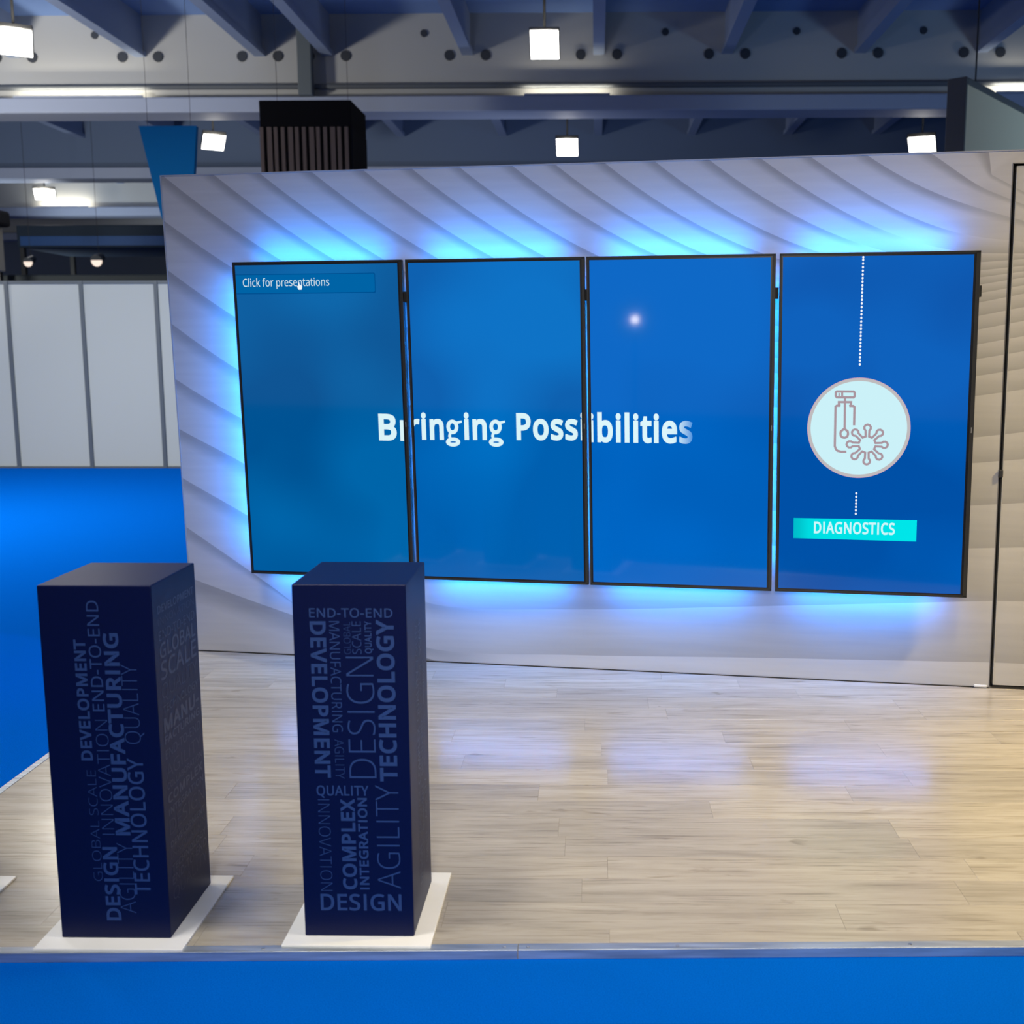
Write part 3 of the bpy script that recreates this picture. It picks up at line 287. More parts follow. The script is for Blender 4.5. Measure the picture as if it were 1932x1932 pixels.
while y < 3.75:
    x = -.02-random.uniform(0, 1.1)
    if row == 0: x = -.02-.05
    while x < 6.2:
        x1 = x+1.22
        a, b = max(x, -.018), min(x1, 6.2)
        if b-a > .02 and y < WLx(a)+.1:
            bm = B(); g = .0002
            cx_, cy_ = (a+b)/2, y+PWd/2
            box(bm, a+g-cx_, b-g-cx_, -PWd/2+g, PWd/2-g, -.004, random.uniform(-.0002, 0), bev=.0004, segs=1)
            if y < .62:
                bmesh.ops.bisect_plane(bm, geom=bm.verts[:]+bm.edges[:]+bm.faces[:], plane_co=(-cx_, .4055-cy_, 0), plane_no=(.0233, -1, 0), clear_outer=True)
                bmesh.ops.holes_fill(bm, edges=[e for e in bm.edges if e.is_boundary])
            if bm.faces:
                o = obj('plank', bm, wd, st); o.location = (cx_, cy_, 0)
            else: bm.free()
        x = x1
    y += PWd; row += 1

# metal edge strips
def strip(name, p0, p1, label, n_in, wid=.032):
    p0, p1 = Vector((*p0, 0)), Vector((*p1, 0)); d = (p1-p0); Ld = d.length; d.normalize(); o_ = Vector(n_in)
    mid = (p0+p1)/2
    def T(v): return d*v.x+o_*v.y+Vector((0, 0, v.z))
    bm = B(); box(bm, -Ld/2, Ld/2, -.0, wid, .0, .0022, bev=.0006, T=T)
    box(bm, -Ld/2, Ld/2, -.0018, .0012, FZ+.0005, .0015, bev=.0005, T=T)
    o = obj(name, bm, M['metal']); o.location = mid; struct(o, label); return o, d, mid
fo = lambda x, e: (x, front(x)-.031+e)
nrm = (-.0233, .9997, 0)
s1, d, mid = strip('trim_1', fo(-.045, 0), fo(2.1012, 0), 'aluminium edge strip along the stage front, left length', nrm)
s2, d2, mid2 = strip('trim_2', fo(2.1036, .0006), fo(7, .0006), 'aluminium edge strip along the stage front, right length', nrm)
s3, d3, mid3 = strip('trim_3', (-.045, 4.6), (-.045, .41), 'pale aluminium strip along the left stage side', (1, 0, 0), .030)
def screw(x, par, mid_):
    p = Vector((x, front(x)-.031+.016, .0022))-mid_
    bm = B(); cyl(bm, p, p+Vector((0, 0, .0012)), .0055, 14, .0045)
    box(bm, p.x-.0035, p.x+.0035, p.y-.0006, p.y+.0006, p.z+.0011, p.z+.0016)
    obj('screw', bm, M['screw'], par)
for x in (2.062, 1.36, 1.05, .55, .12): screw(x, s1, mid)
for x in (2.131, 2.568, 3.25, 3.9): screw(x, s2, mid2)

# ---------------------------------------------------------------- stand wall
UO = Vector((0.419768, 3.29622)); UU = Vector((0.98930265, -0.1458776)); UN = Vector((-0.1458776, -0.98930265))
def WM(s, off, z):
    """wall frame: s along the wall, off behind the screens' front plane, z up"""
    s2_ = s-.0102*z; of = off-.0167*z
    p = UO+UU*s2_-UN*of
    return Vector((p.x, p.y, z))
WT = lambda v: WM(v.x, v.y, v.z)
NV = Vector((-0.14585726, -0.98916472, -0.01669767))
OFF = .123
# printed wave pattern: strips that follow the printed lines, one colour value per vertex
CTRL = {21: [(-.444, 1.293), (.1, 1.0), (.6, .56), (1.0, .335), (1.8, .335), (2.7, .385), (3.952, .462)],
        22: [(-.444, 1.014), (.1, .70), (.6, .25), (1.0, .075), (1.8, .078), (2.7, .106), (3.966, .139)],
        23: [(-.444, .733), (.1, .37), (.5, .06), (1.0, -.12), (1.8, -.2), (2.7, -.22), (3.977, -.20)]}
def pattern(s_lo, s_hi, z_lo, z_hi, off):
    bm = bmesh.new(); col = bm.loops.layers.float_color.new('print')
    curves = []
    n = len(CURVES)
    for k, (s0, z0, s1_, z1) in enumerate(CURVES):
        L_ = (s1_-s0)
        if k < 17: m0 = -.80+.16*max(0, (6-k)/6); m1 = [-.55, -.42, -.30, -.12, -.02, .06, .10, .13, .16, .18, .2, .2, .2, .19, .18, .17, .15][k]
        else: m0 = [-.72, -.74, -.74, -.64, -.50, -.42, -.38, -.34][k-17]; m1 = [.13, .10, .08, .05, .02, 0, 0, 0][k-17]
        L0 = L_*1.0
        if k < 4: L0 = L_*1.1
        T0 = (L0, m0*L0); T1 = (L_, m1*L_)
        if k >= 20: T0 = (L_*.9, m0*L_*.9)
        pts = []
        # extend before the start
        pts.append((s0-.8, z0-.8*m0)); pts.append((s0-.25, z0-.25*m0))
        for i in range(41):
            t = i/40; h00 = 2*t**3-3*t*t+1; h10 = t**3-2*t*t+t; h01 = -2*t**3+3*t*t; h11 = t**3-t*t
            pts.append((h00*s0+h10*T0[0]+h01*s1_+h11*T1[0], h00*z0+h10*T0[1]+h01*z1+h11*T1[1]))
        for e in (.3, .8, 1.6): pts.append((s1_+e, z1+e*m1))
        if k in CTRL:
            q = CTRL[k]; q = [(2*q[0][0]-q[1][0], 2*q[0][1]-q[1][1])]+q+[(2*q[-1][0]-q[-2][0], 2*q[-1][1]-q[-2][1])]
            ns = len(q)-3; mid = []
            for i in range(41):
                t = i/40*ns; a = min(int(t), ns-1); t -= a; p0, p1, p2, p3 = q[a:a+4]
                mid.append(tuple(.5*(2*p1[c_]+(p2[c_]-p0[c_])*t+(2*p0[c_]-5*p1[c_]+4*p2[c_]-p3[c_])*t*t+(3*p1[c_]-p0[c_]-3*p2[c_]+p3[c_])*t**3) for c_ in (0, 1)))
            pts[2:43] = mid
        curves.append(pts)
    first = [(x+.5, z+.35) for x, z in curves[0]]; far = [(x+3, z+3) for x, z in curves[0]]
    last = [(x-.1, z-.4) for x, z in curves[-1]]
    curves = [far, first]+curves+[last, [(x-2, z-2) for x, z in curves[-1]]]
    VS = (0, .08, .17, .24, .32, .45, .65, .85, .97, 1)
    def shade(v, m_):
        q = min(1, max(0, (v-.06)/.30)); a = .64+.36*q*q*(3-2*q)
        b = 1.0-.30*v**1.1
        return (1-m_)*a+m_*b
    for k in range(len(curves)-1):
        A_, B_ = curves[k], curves[k+1]; nn = len(A_)
        grid = [[bm.verts.new((A_[i][0]*(1-v)+B_[i][0]*v, off, A_[i][1]*(1-v)+B_[i][1]*v)) for v in VS] for i in range(nn)]
        for i in range(nn-1):
            for j in range(len(VS)-1):
                f = bm.faces.new((grid[i][j], grid[i+1][j], grid[i+1][j+1], grid[i][j+1]))
                for lp in f.loops:
                    s_, z_ = lp.vert.co.x, lp.vert.co.z
                    ii = i if lp.vert in grid[i] else i+1
                    t = ii/(nn-1)
                    jj = grid[ii].index(lp.vert)
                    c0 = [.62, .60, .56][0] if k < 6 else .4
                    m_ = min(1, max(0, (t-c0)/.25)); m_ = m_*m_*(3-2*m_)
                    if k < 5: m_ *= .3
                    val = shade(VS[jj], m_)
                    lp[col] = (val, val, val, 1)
    G = lambda: bm.verts[:]+bm.edges[:]+bm.faces[:]
    for co, no in (((s_lo, 0, 0), (-1, 0, 0)), ((s_hi, 0, 0), (1, 0, 0)), ((0, 0, z_lo), (0, 0, -1)), ((0, 0, z_hi), (0, 0, 1))):
        bmesh.ops.bisect_plane(bm, geom=G(), plane_co=co, plane_no=no, clear_outer=True)
    return bm
fp = mat('printed_fabric', rough=.75, spec=.25); M['print'] = fp
N, L, P_ = nodes(fp)
at_ = N.new('ShaderNodeVertexColor'); at_.layer_name = 'print'
tc = N.new('ShaderNodeTexCoord'); mp = N.new('ShaderNodeMapping'); mp.inputs['Scale'].default_value = (.6, 1, 9); L.new(tc.outputs['Object'], mp.inputs[0])
n_ = N.new('ShaderNodeTexNoise'); n_.inputs['Scale'].default_value = 3; n_.inputs['Detail'].default_value = 8; L.new(mp.outputs[0], n_.inputs['Vector'])
r_ = N.new('ShaderNodeValToRGB'); r_.color_ramp.elements[0].position = .3; r_.color_ramp.elements[1].position = .7
r_.color_ramp.elements[0].color = (.50, .485, .475, 1); r_.color_ramp.elements[1].color = (.545, .53, .515, 1); L.new(n_.outputs['Fac'], r_.inputs[0])
x_ = N.new('ShaderNodeMix'); x_.data_type = 'RGBA'; x_.blend_type = 'MULTIPLY'; x_.inputs[0].default_value = 1
L.new(r_.outputs[0], x_.inputs[6]); L.new(at_.outputs[0], x_.inputs[7]); L.new(x_.outputs[2], P_.inputs['Base Color'])

SL, SR = -.4446, 5.3; ZT = 2.668; DS, DZ = 3.957, 2.606
def panel_from(name, bm, parent, mats):
    base_ = WM(0, OFF, 0)
    for v in bm.verts: v.co = WM(v.co.x, v.co.y, v.co.z)
    flip(bm, NV) if name == 'printed_fabric' else None
    return obj(name, bm, mats, parent)
def loc(o):       # keep meshes in world coordinates, origin at the world origin
    return o
ztop = lambda s: ZT
bm = B()
box(bm, SL, DS, OFF+.002, OFF+.1, .006, ZT); box(bm, DS, SR, OFF+.002, OFF+.1, DZ, ZT)
bm2 = bm
for v in bm.verts: v.co = WT(v.co)
wall = struct(obj('wall_back', bm, M['fabric_edge']), 'stand back wall printed with pale grey dune waves')
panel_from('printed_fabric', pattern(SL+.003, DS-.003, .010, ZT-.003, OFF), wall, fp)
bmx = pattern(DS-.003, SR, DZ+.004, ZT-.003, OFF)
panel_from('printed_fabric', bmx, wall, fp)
# thin aluminium frame edge round the fabric
bm = B(); box(bm, SL-.004, SL+.003, OFF-.002, OFF+.1, 0, ZT+.002); box(bm, SL, SR, OFF-.002, OFF+.1, ZT-.003, ZT+.003)
for v in bm.verts: v.co = WT(v.co)
obj('wall_frame', bm, mat('frame_grey', (.38, .38, .40), .5), wall)
bm = B(); box(bm, SL+.004, DS, OFF+.003, OFF+.09, 0, .0062)
for v in bm.verts: v.co = WT(v.co)
obj('shadow_gap', bm, M['black'], wall)
bm = B(); box(bm, DS-.075, DS-.012, OFF-.006, OFF+.004, .004, .017, bev=.003)
for v in bm.verts: v.co = WT(v.co)
obj('corner_clip', bm, mat('clear_plastic', (.7, .7, .7), .25), wall)
# door set flush in the wall
bm = B(); box(bm, DS, SR, OFF+.05, OFF+.1, 0, DZ)
for v in bm.verts: v.co = WT(v.co)
door = struct(obj('door_1', bm, M['black']), 'flush door covered with the same wave print at the right')
bm = B(); box(bm, DS+.019, SR, OFF+.0015, OFF+.04, .022, DZ-.012)
for v in bm.verts: v.co = WT(v.co)
obj('door_leaf', bm, M['fabric_edge'], door)
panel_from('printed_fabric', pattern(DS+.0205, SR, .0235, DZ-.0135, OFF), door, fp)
bm = B(); box(bm, DS+.0165, DS+.020, OFF-.001, OFF+.04, .021, DZ-.011); box(bm, DS+.017, SR, OFF-.001, OFF+.04, DZ-.014, DZ-.011)
box(bm, DS+.017, SR, OFF-.001, OFF+.04, .0205, .024)
for v in bm.verts: v.co = WT(v.co)
obj('door_edge', bm, mat('door_edge_alu', (.55, .54, .52), .4, .3), door)
bm = B(); box(bm, DS-.002, DS+.001, OFF-.001, OFF+.05, 0, DZ); box(bm, DS, SR, OFF-.001, OFF+.05, DZ, DZ+.003)
for v in bm.verts: v.co = WT(v.co)
obj('door_frame', bm, mat('door_frame_dark', (.16, .15, .14), .4), door)
bm = B(); box(bm, DS-.003, DS+.017, OFF-.016, OFF+.03, 1.095, 1.135, bev=.004)
for v in bm.verts: v.co = WT(v.co)
obj('door_latch', bm, mat('dark_latch', (.03, .03, .03), .35), door)

# ---------------------------------------------------------------- four upright displays
Wd, Hd = .93914, 1.69195; ZB = .5017
XS = (0, .95749, 1.90649, 2.86426)
BL, BR, BT = .016, .024, .018
scr = [screen_mat('screen_blue', (.0, .085, .29), (.0, .13, .40), 1.3, 1), screen_mat('screen_blue', (.0, .115, .43), (.0, .165, .56), 1.2, 4),
       screen_mat('screen_blue', (.0, .108, .47), (.0, .135, .56), 1.2, 8), screen_mat('screen_blue', (.0, .080, .38), (.0, .115, .50), 1.4, 13)]
lab = ['tall blue display with the small white words Click for presentations near its top',
       'tall blue display carrying the middle letters ringing Possi across its centre',
       'tall blue display carrying the fading letters bilities',
       'tall blue display with white test tube icon and cyan DIAGNOSTICS bar']
disp = []
TXT = emat('screen_white', (.70, .90, .94), 1.0); TXT2 = emat('screen_text_soft', (.72, .90, .98), .85)
for i, xs in enumerate(XS):
    BR = .031 if i == 3 else .024
    base_ = WM(xs+Wd/2, .0, ZB)
    t = empty('display_screen', base_, 0, lab[i], 'display', 'upright displays on the wave wall')
    def LT(v, xs=xs, b=base_): return WM(xs+v.x, v.y, ZB+v.z)-b
    def LF(u, v, off, xs=xs, b=base_): return WM(xs+u, off, ZB+v)-b
    bm = B(); box(bm, 0, Wd, .002, .030, 0, Hd, bev=.003, T=LT); obj('housing', bm, M['bezel'], t)
    bm = B(); box(bm, .25, Wd-.25, .030, OFF-.0012, .45, Hd-.45, bev=.004, T=LT); obj('wall_bracket', bm, M['bezel'], t)
    # frame with four rails
    bm = B()
    for a, b, c0, d0 in ((0, BL*.62, 0, Hd), (Wd-BR*.66, Wd, 0, Hd), (0, Wd, 0, BT*.6), (0, Wd, Hd-BT*.6, Hd)):
        box(bm, a, b, 0, .006, c0, d0, bev=.0012, T=LT)
    obj('bezel', bm, M['bezel'], t)
    bm = B(); box(bm, .004, Wd-.004, .0012, .004, .004, Hd-.004, T=LT); obj('inner_border', bm, M['bezel_in'], t)
    bm = B(); bm.faces.new([bm.verts.new(LF(u, v, .0008)) for u, v in ((BL, BT), (Wd-BR, BT), (Wd-BR, Hd-BT), (BL, Hd-BT))]); flip(bm, NV)
    obj('screen', bm, scr[i], t)
    bm = B(); box(bm, Wd-.013, Wd-.009, -.0006, .002, Hd*.487, Hd*.503, T=LT); obj('maker_mark', bm, mat('mark_grey', (.25, .25, .25), .3), t)
    bm = B(); box(bm, Wd-.002, Wd+(.0155 if i in (0, 2) else .0088 if i == 1 else .012), .012, .032, 1.475, 1.53, bev=.002, T=LT); obj('side_bracket', bm, M['black'], t)
    # led strips on the back
    segs = [((.10, Hd-.007), (Wd-.13, Hd-.007), 0, 1), ((.10, .0028), (Wd-.13, .0028), 0, -1)]
    if i == 0: segs.append(((.007, .08), (.007, Hd-.08), -1, 0))
    if i < 3: segs.append(((Wd-.020, .1), (Wd-.020, Hd-.1), 1, 0))
    for (a, b), (c0, d0), nx, nz_ in segs:
        bm = B(); h_ = .007; o1, o2 = .033, .044
        if nz_:
            q1 = [(a, b, o1), (c0, b, o1), (c0, b-nz_*.002, o2), (a, b-nz_*.002, o2)]
        else:
            q1 = [(a, b, o1), (a, d0, o1), (a-nx*.002, d0, o2), (a-nx*.002, b, o2)]
        bm.faces.new([bm.verts.new(LF(u, v, o)) for u, v, o in q1])
        bm.normal_update()
        out = (LF(nx, nz_, .0)-LF(0, 0, .0))
        if bm.faces[:][0].normal.dot(out) < 0: bmesh.ops.reverse_faces(bm, faces=bm.faces[:])
        o = obj('led_strip', bm, LED, t)
        # carrier channel
        bm = B()
        if nz_: box(bm, a, c0, .030, .0445, min(b-nz_*.0025, b-nz_*.02), max(b-nz_*.0025, b-nz_*.02), T=LT)
        else: box(bm, min(a-nx*.0025, a-nx*.02), max(a-nx*.0025, a-nx*.02), .030, .0445, b, d0, T=LT)
        obj('led_channel', bm, M['bezel_in'], t)
    disp.append((t, LF, LT, BR))

def scr_text(i, text, ln, w, mt, clip=False, dark=None, off=.0):
    t, LF, LT, BR = disp[i]; xa, ya, xb, yb, cap = ln
    g = layout(text, w); x0, x1, y0, y1 = bounds(g)
    bm = B()
    pts = []
    def T(x, y):
        a = (x-x0)/(x1-x0); return Vector((xa+a*(xb-xa), ya+a*(yb-ya)+y/573*cap, 0))
    fill(g, T, bm)
    if clip:
        for co, no in (((BL, 0, 0), (-1, 0, 0)), ((Wd-BR, 0, 0), (1, 0, 0))):
            bmesh.ops.bisect_plane(bm, geom=bm.verts[:]+bm.edges[:]+bm.faces[:], plane_co=co, plane_no=no, clear_outer=True)
    lay = None
    if dark:
        lay = bm.loops.layers.float_color.new('fade')
        for f in bm.faces:
            for lp in f.loops:
                k = min(1, max(0, (lp.vert.co.x-dark[0])/(dark[1]-dark[0])))
                lp[lay] = (.72*(1-k)+.03*k, .92*(1-k)+.25*k, .97*(1-k)+.72*k, 1)
    for v in bm.verts: v.co = LF(v.co.x, v.co.y, -.0004+off)
    flip(bm, NV)
    return obj('lettering', bm, mt, t)
D = DATA['D']
scr_text(0, 'Click for presentations', D['click'][1], 2, TXT2)
scr_text(0, 'Br', [.7772, .7581, .964, .7565, .1277], 34, TXT, True)
scr_text(1, 'ringing Possi', [-.010, .7636, .9340, .7717, .127], 32, TXT, True)
fade = mat('screen_fading_text', (0, 0, 0), .5, spec=0); N, L, P_ = nodes(fade)
vc = N.new('ShaderNodeVertexColor'); vc.layer_name = 'fade'; L.new(vc.outputs[0], P_.inputs['Emission Color']); P_.inputs['Emission Strength'].default_value = 1
scr_text(2, 'ibilities', D['ib'], 32, fade, True, dark=(.44, .54))
scr_text(3, 'DIAGNOSTICS', D['diag'], 24, emat('screen_label_white', (.62, .93, .96), 1), off=-.0006)
def poly2d(i, polys, mt, off, name):
    t, LF, LT, _ = disp[i]; bm = B()
    fill([[[(x*1000, y*1000) for x, y in c_] for c_ in polys]], lambda x, y: LF(x/1000, y/1000, off), bm); flip(bm, NV); return obj(name, bm, mt, t)
def rrect(x0, x1, y0, y1, r, n=4, left=True):
    p = []
    for cx_, cy_, a0, rr in ((x1-r, y0+r, -90, r), (x1-r, y1-r, 0, r), (x0+r, y1-r, 90, r if left else .0005), (x0+r, y0+r, 180, r if left else .0005)):
        for k in range(n+1):
            a = radians(a0+90*k/n); p.append((cx_+r*cos(a), cy_+r*sin(a)) if rr == r else ((x0, y1) if a0 == 90 else (x0, y0)))
    q = []
    for t in p:
        if not q or abs(t[0]-q[-1][0])+abs(t[1]-q[-1][1]) > 1e-5: q.append(t)
    return q
poly2d(0, [rrect(.0164, .793, 1.524, 1.6275, .008, left=False)], emat('bar_shadow', (0, .075, .27)), .0004, 'button_bar_shadow')
poly2d(0, [rrect(.0164, .789, 1.529, 1.6235, .008, left=False)], emat('bar_blue', (0, .125, .38)), .0001, 'button_bar')
hx, hy = D['hand']
hand = [(-.009, -.019), (.009, -.019), (.012, -.006), (.013, .004), (.009, .008), (.004, .008), (.003, .012), (-.001, .013), (-.002, .026), (-.006, .027), (-.008, .024), (-.009, .002), (-.014, .005), (-.016, .001)]
poly2d(0, [[(hx+x*1.0, hy+y*.85-.002) for x, y in hand]], emat('pointer_white', (.85, .93, .96)), -.001, 'hand_pointer')
# right display: dotted line, icon, label bar
t4, LF4, _, _ = disp[3]; dm = emat('dot_white', (.9, .95, 1))
for key, n_d in (('dots_top', 31), ('dots_bot', 7)):
    (dx0, dz0), (dx1, dz1) = D[key]
    for k in range(n_d):
        a = k/(n_d-1); x, z = dx0+(dx1-dx0)*a, min(dz0+(dz1-dz0)*a, Hd-BT-.006)
        bm = B(); bm.faces.new([bm.verts.new(LF4(x+.0050*cos(q_*pi/6), z+.0062*sin(q_*pi/6), -.0003)) for q_ in range(12)])
        flip(bm, NV); obj('dot', bm, dm, t4)
cx_, cz_ = .3946, .8420; R0 = .2485
poly2d(3, [ell(cx_, cz_, R0, R0, 96)], emat('ring_pink', (.62, .38, .50)), .0003, 'ring_outline')
poly2d(3, [ell(cx_, cz_, R0-.0025, R0-.0025, 96)], emat('ring_grey', (.52, .50, .51)), .0001, 'ring')
poly2d(3, [ell(cx_, cz_, R0-.0165, R0-.0165, 96)], emat('icon_disc', (.60, .88, .94)), -.0002, 'icon_disc')
def stroke(bm, pts, w, off, LFn, closed=False):
    n = len(pts); P = [Vector(p) for p in pts]; Lf, Rt = [], []
    for i in range(n):
        a = P[i-1] if (i > 0 or closed) else P[i]; b = P[(i+1) % n] if (i < n-1 or closed) else P[i]
        d1 = (P[i]-a); d2 = (b-P[i])
        d1 = d1.normalized() if d1.length > 1e-9 else d2.normalized(); d2 = d2.normalized() if d2.length > 1e-9 else d1
        n1 = Vector((-d1.y, d1.x)); n2 = Vector((-d2.y, d2.x)); mm = (n1+n2); mm = n1 if mm.length < .2 else mm.normalized()
        k = min(1/max(mm.dot(n1), .5), 1.6)*w/2
        Lf.append(bm.verts.new(LFn(P[i].x+mm.x*k, P[i].y+mm.y*k, off))); Rt.append(bm.verts.new(LFn(P[i].x-mm.x*k, P[i].y-mm.y*k, off)))
    for i in range(n if closed else n-1):
        j = (i+1) % n; bm.faces.new((Lf[i], Lf[j], Rt[j], Rt[i]))
ic = emat('icon_line', (.40, .30, .34)); wl = .0112
bm = B()
def st2(nm, closed=False, w=wl): stroke(bm, D['ic_'+nm], w, -.0006, LF4, closed)
st2('cap', True); st2('tick1', w=.007); st2('tick2', w=.010); st2('stem'); st2('neckt'); st2('neckl'); st2('neckr'); st2('drop')
stroke(bm, [D['ic_neckt'][0], D['ic_neckl'][0]], wl, -.0006, LF4); stroke(bm, [D['ic_neckt'][3], D['ic_neckr'][0]], wl, -.0006, LF4)
vx, vz = .4378, .7608
hub, rk, kr = .0400, .0830, .0162
# outline of the virus: eight knobbed arms drawn as one closed line
pts = []
for k in range(8):
    a = k*pi/4; ca, sa = cos(a), sin(a)
    def at2(r, s): return (vx+ca*r-sa*s, vz+sa*r+ca*s)
    ha = .0082
    pts.append(at2(hub, -ha))
    for q_ in range(9):
        b = radians(-145+290*q_/8); pts.append(at2(rk+kr*cos(b), kr*sin(b)))
    pts.append(at2(hub, ha))
stroke(bm, pts, .0105, -.0006, LF4, True)
flip(bm, NV); obj('icon_lines', bm, ic, t4)
# label bar with a darker left fade
bm = B(); lay = bm.loops.layers.float_color.new('fade')
(ax_, az_), (bx_, bz_), (cx2, cz2), (dx_, dz_) = D['bar']
st_ = [(0, (.0, .50, .60)), (.05, (.0, .56, .62)), (.12, (.0, .70, .74)), (.2, (.0, .75, .78)), (1, (.0, .79, .82))]
for (a, ca_), (b, cb_) in zip(st_, st_[1:]):
    q = [(ax_+(bx_-ax_)*a, az_+(bz_-az_)*a), (ax_+(bx_-ax_)*b, az_+(bz_-az_)*b), (dx_+(cx2-dx_)*b, dz_+(cz2-dz_)*b), (dx_+(cx2-dx_)*a, dz_+(cz2-dz_)*a)]
    f = bm.faces.new([bm.verts.new(LF4(x, z, -.0002)) for x, z in q])
    for lp, c_ in zip(f.loops, (ca_, cb_, cb_, ca_)): lp[lay] = (*c_, 1)
flip(bm, NV); obj('label_bar', bm, fade, t4)

# ---------------------------------------------------------------- pedestals
PW, PH, PT = .3248, 1.0722, .008
def pedestal(cx_, cy_, rz, label, front_words, side_words, yoff):
    t = empty('pedestal', (cx_, cy_, 0), rz, label, 'pedestal')
    bm = B(); box(bm, -PW/2, PW/2, -PW/2, PW/2, PT, PH, bev=.0035, segs=3); obj('column', bm, M['navy'], t)
    bm = B(); box(bm, -.2185, .2185, yoff-PW/2, yoff-PW/2+.4375, 0, PT, bev=.0012, segs=1); obj('base_plate', bm, M['white'], t)
    if front_words:
        bm = B()
        for tx, rot, w, rect in front_words: word_rect(bm, tx, rot, w, rect, lambda u, v: Vector((u-PW/2, -PW/2-.0006, v)))
        flip(bm, Vector((0, -1, 0))); obj('lettering', bm, M['letter'], t)
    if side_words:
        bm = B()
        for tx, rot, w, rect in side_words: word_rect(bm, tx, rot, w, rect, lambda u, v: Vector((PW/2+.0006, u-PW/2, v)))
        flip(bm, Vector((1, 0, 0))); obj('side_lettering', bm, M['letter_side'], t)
    return t
sb = []
vv = [(.10, .22), (.24, .40), (.42, .60), (.62, .78), (.80, .92)]
for j, (u0, u1, ws) in enumerate(((.125, .165, ['DESIGN', 'TECHNOLOGY', 'COMPLEX', 'QUALITY', 'AGILITY']), (.18, .215, ['INNOVATION', 'GLOBAL SCALE', 'END-TO-END', 'TECHNOLOGY', 'SCALE']), (.232, .262, ['QUALITY', 'AGILITY', 'INTEGRATION', 'INNOVATION']))):
    for k, w_ in enumerate(ws):
        sb.append((w_, 90, (8, -14, 18)[(j+k) % 3], (u0, u1, vv[k][0]+.01*j, vv[k][1])))
pedestal(.7499+PW/2, .4613+PW/2, -.0016, 'navy pedestal with MANUFACTURING in bold vertical letters, left of the two', DATA['FA'], DATA['SA'], -.0595)
pedestal(1.4673+PW/2, .4799+PW/2, -.0034, 'navy pedestal with END-TO-END across its top and a large vertical TECHNOLOGY', DATA['FB'], sb, -.0505)
pedestal(.195, .4500+PW/2, 0, 'navy pedestal at the left frame edge, only a white base plate corner in view', [], [], -.0600)

# ---------------------------------------------------------------- exhibition hall behind the stand
M['conc'] = mat('painted_concrete', (.40, .40, .39), .8, spec=.2)
M['conc_d'] = mat('blue_grey_beam', (.28, .34, .47), .75, spec=.2)
M['web_far'] = mat('far_girder_darkened', (.12, .16, .24), .8, spec=.2)  # web darkened in its colour to merge with the dark roof bay
M['flange'] = mat('girder_flange_paint', (.33, .37, .47), .7, spec=.2)
M['slab'] = mat('roof_slab', (.20, .31, .58), .85, spec=.2)
GY = [11.57, 19.57, 27.57, 35.57, 43.57]
ZF0, ZF1, ZRB, ZRT = 6.43, 6.73, 7.56, 8.36
bm = B(); box(bm, -40, 40, -12, 62, ZRT, ZRT+.2)
ceil = struct(obj('ceiling', bm, M['slab']), 'dark blue grey hall roof slab')
RXS = [-24.9, -22.2, -19.6, -17.0, -14.4, -11.9, -9.35, -6.81, -4.40, -3.04, -.24, 2.38, 4.93, 7.56, 9.97, 12.55, 15.1, 17.7]
rb = B(); box(rb, -.11, .11, -36, 36, 0, .10); box(rb, -.055, .055, -36, 36, .10, ZRT-ZRB)
rme = bpy.data.meshes.new('ceiling_rib'); rb.to_mesh(rme); rb.free(); rme.materials.append(M['conc_d'])
for x in RXS:
    o = link(bpy.data.objects.new('ceiling_rib', rme), ceil); o.location = (x, 25, ZRB)
hb = B(); cyl(hb, (0, 0, 0), (0, -.03, 0), .10, 20); hme = bpy.data.meshes.new('round_opening'); hb.to_mesh(hme); hb.free(); hme.materials.append(mat('dark_opening', (.03, .035, .045), .7))
for gi, gy in enumerate(GY):
    bm = B(); box(bm, -27, 19, gy, gy+.25, ZF1, ZRT)
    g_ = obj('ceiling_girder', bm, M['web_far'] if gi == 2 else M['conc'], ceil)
    bm = B(); box(bm, -27, 19, gy-.28, gy+.5, ZF0, ZF1, bev=.03); obj('girder_flange', bm, M['flange'], ceil)
    if gi == 1:
        for i_, x in enumerate(RXS[2:16]):
            if gi == 2 and not (-15 < x < 15): continue
            for dx_ in (-.36, .36):
                o = link(bpy.data.objects.new('round_opening', hme), ceil); o.location = (x+dx_, gy-.001, 7.56)
        if gi == 1:
            for x in (-7.7, -1.1, 1.4, 3.7, 6.3, 8.8):
                o = link(bpy.data.objects.new('round_opening', hme), ceil); o.location = (x, gy-.001, 7.98); o.scale = (.7, 1, .7)
# dark tube standing in for the shade line along the girder, and the drop duct above the black box
bm = B(); cyl(bm, (-27, 19.45, 6.95), (19, 19.45, 6.95), .05, 10)
obj('girder_shade_line', bm, mat('shade_line_dark', (.10, .11, .12), .5), ceil)
bm = B(); box(bm, -3.55, -3.27, 19.15, 19.35, 6.73, 8.3, bev=.02); obj('drop_duct', bm, mat('duct_grey', (.10, .12, .13), .6), ceil)
bm = B(); box(bm, 5.0-.12, 5.0+.12, 19.2, 19.4, 7.75, 8.3, bev=.02); obj('drop_duct', bm, mat('duct_grey2', (.06, .07, .09), .6), ceil)
# far end wall of the hall
bm = B(); box(bm, -40, 40, 61, 61.3, FZ, ZRT)
struct(obj('wall_far', bm, mat('far_wall', (.16, .19, .24), .9)), 'dim blue grey end wall of the hall')

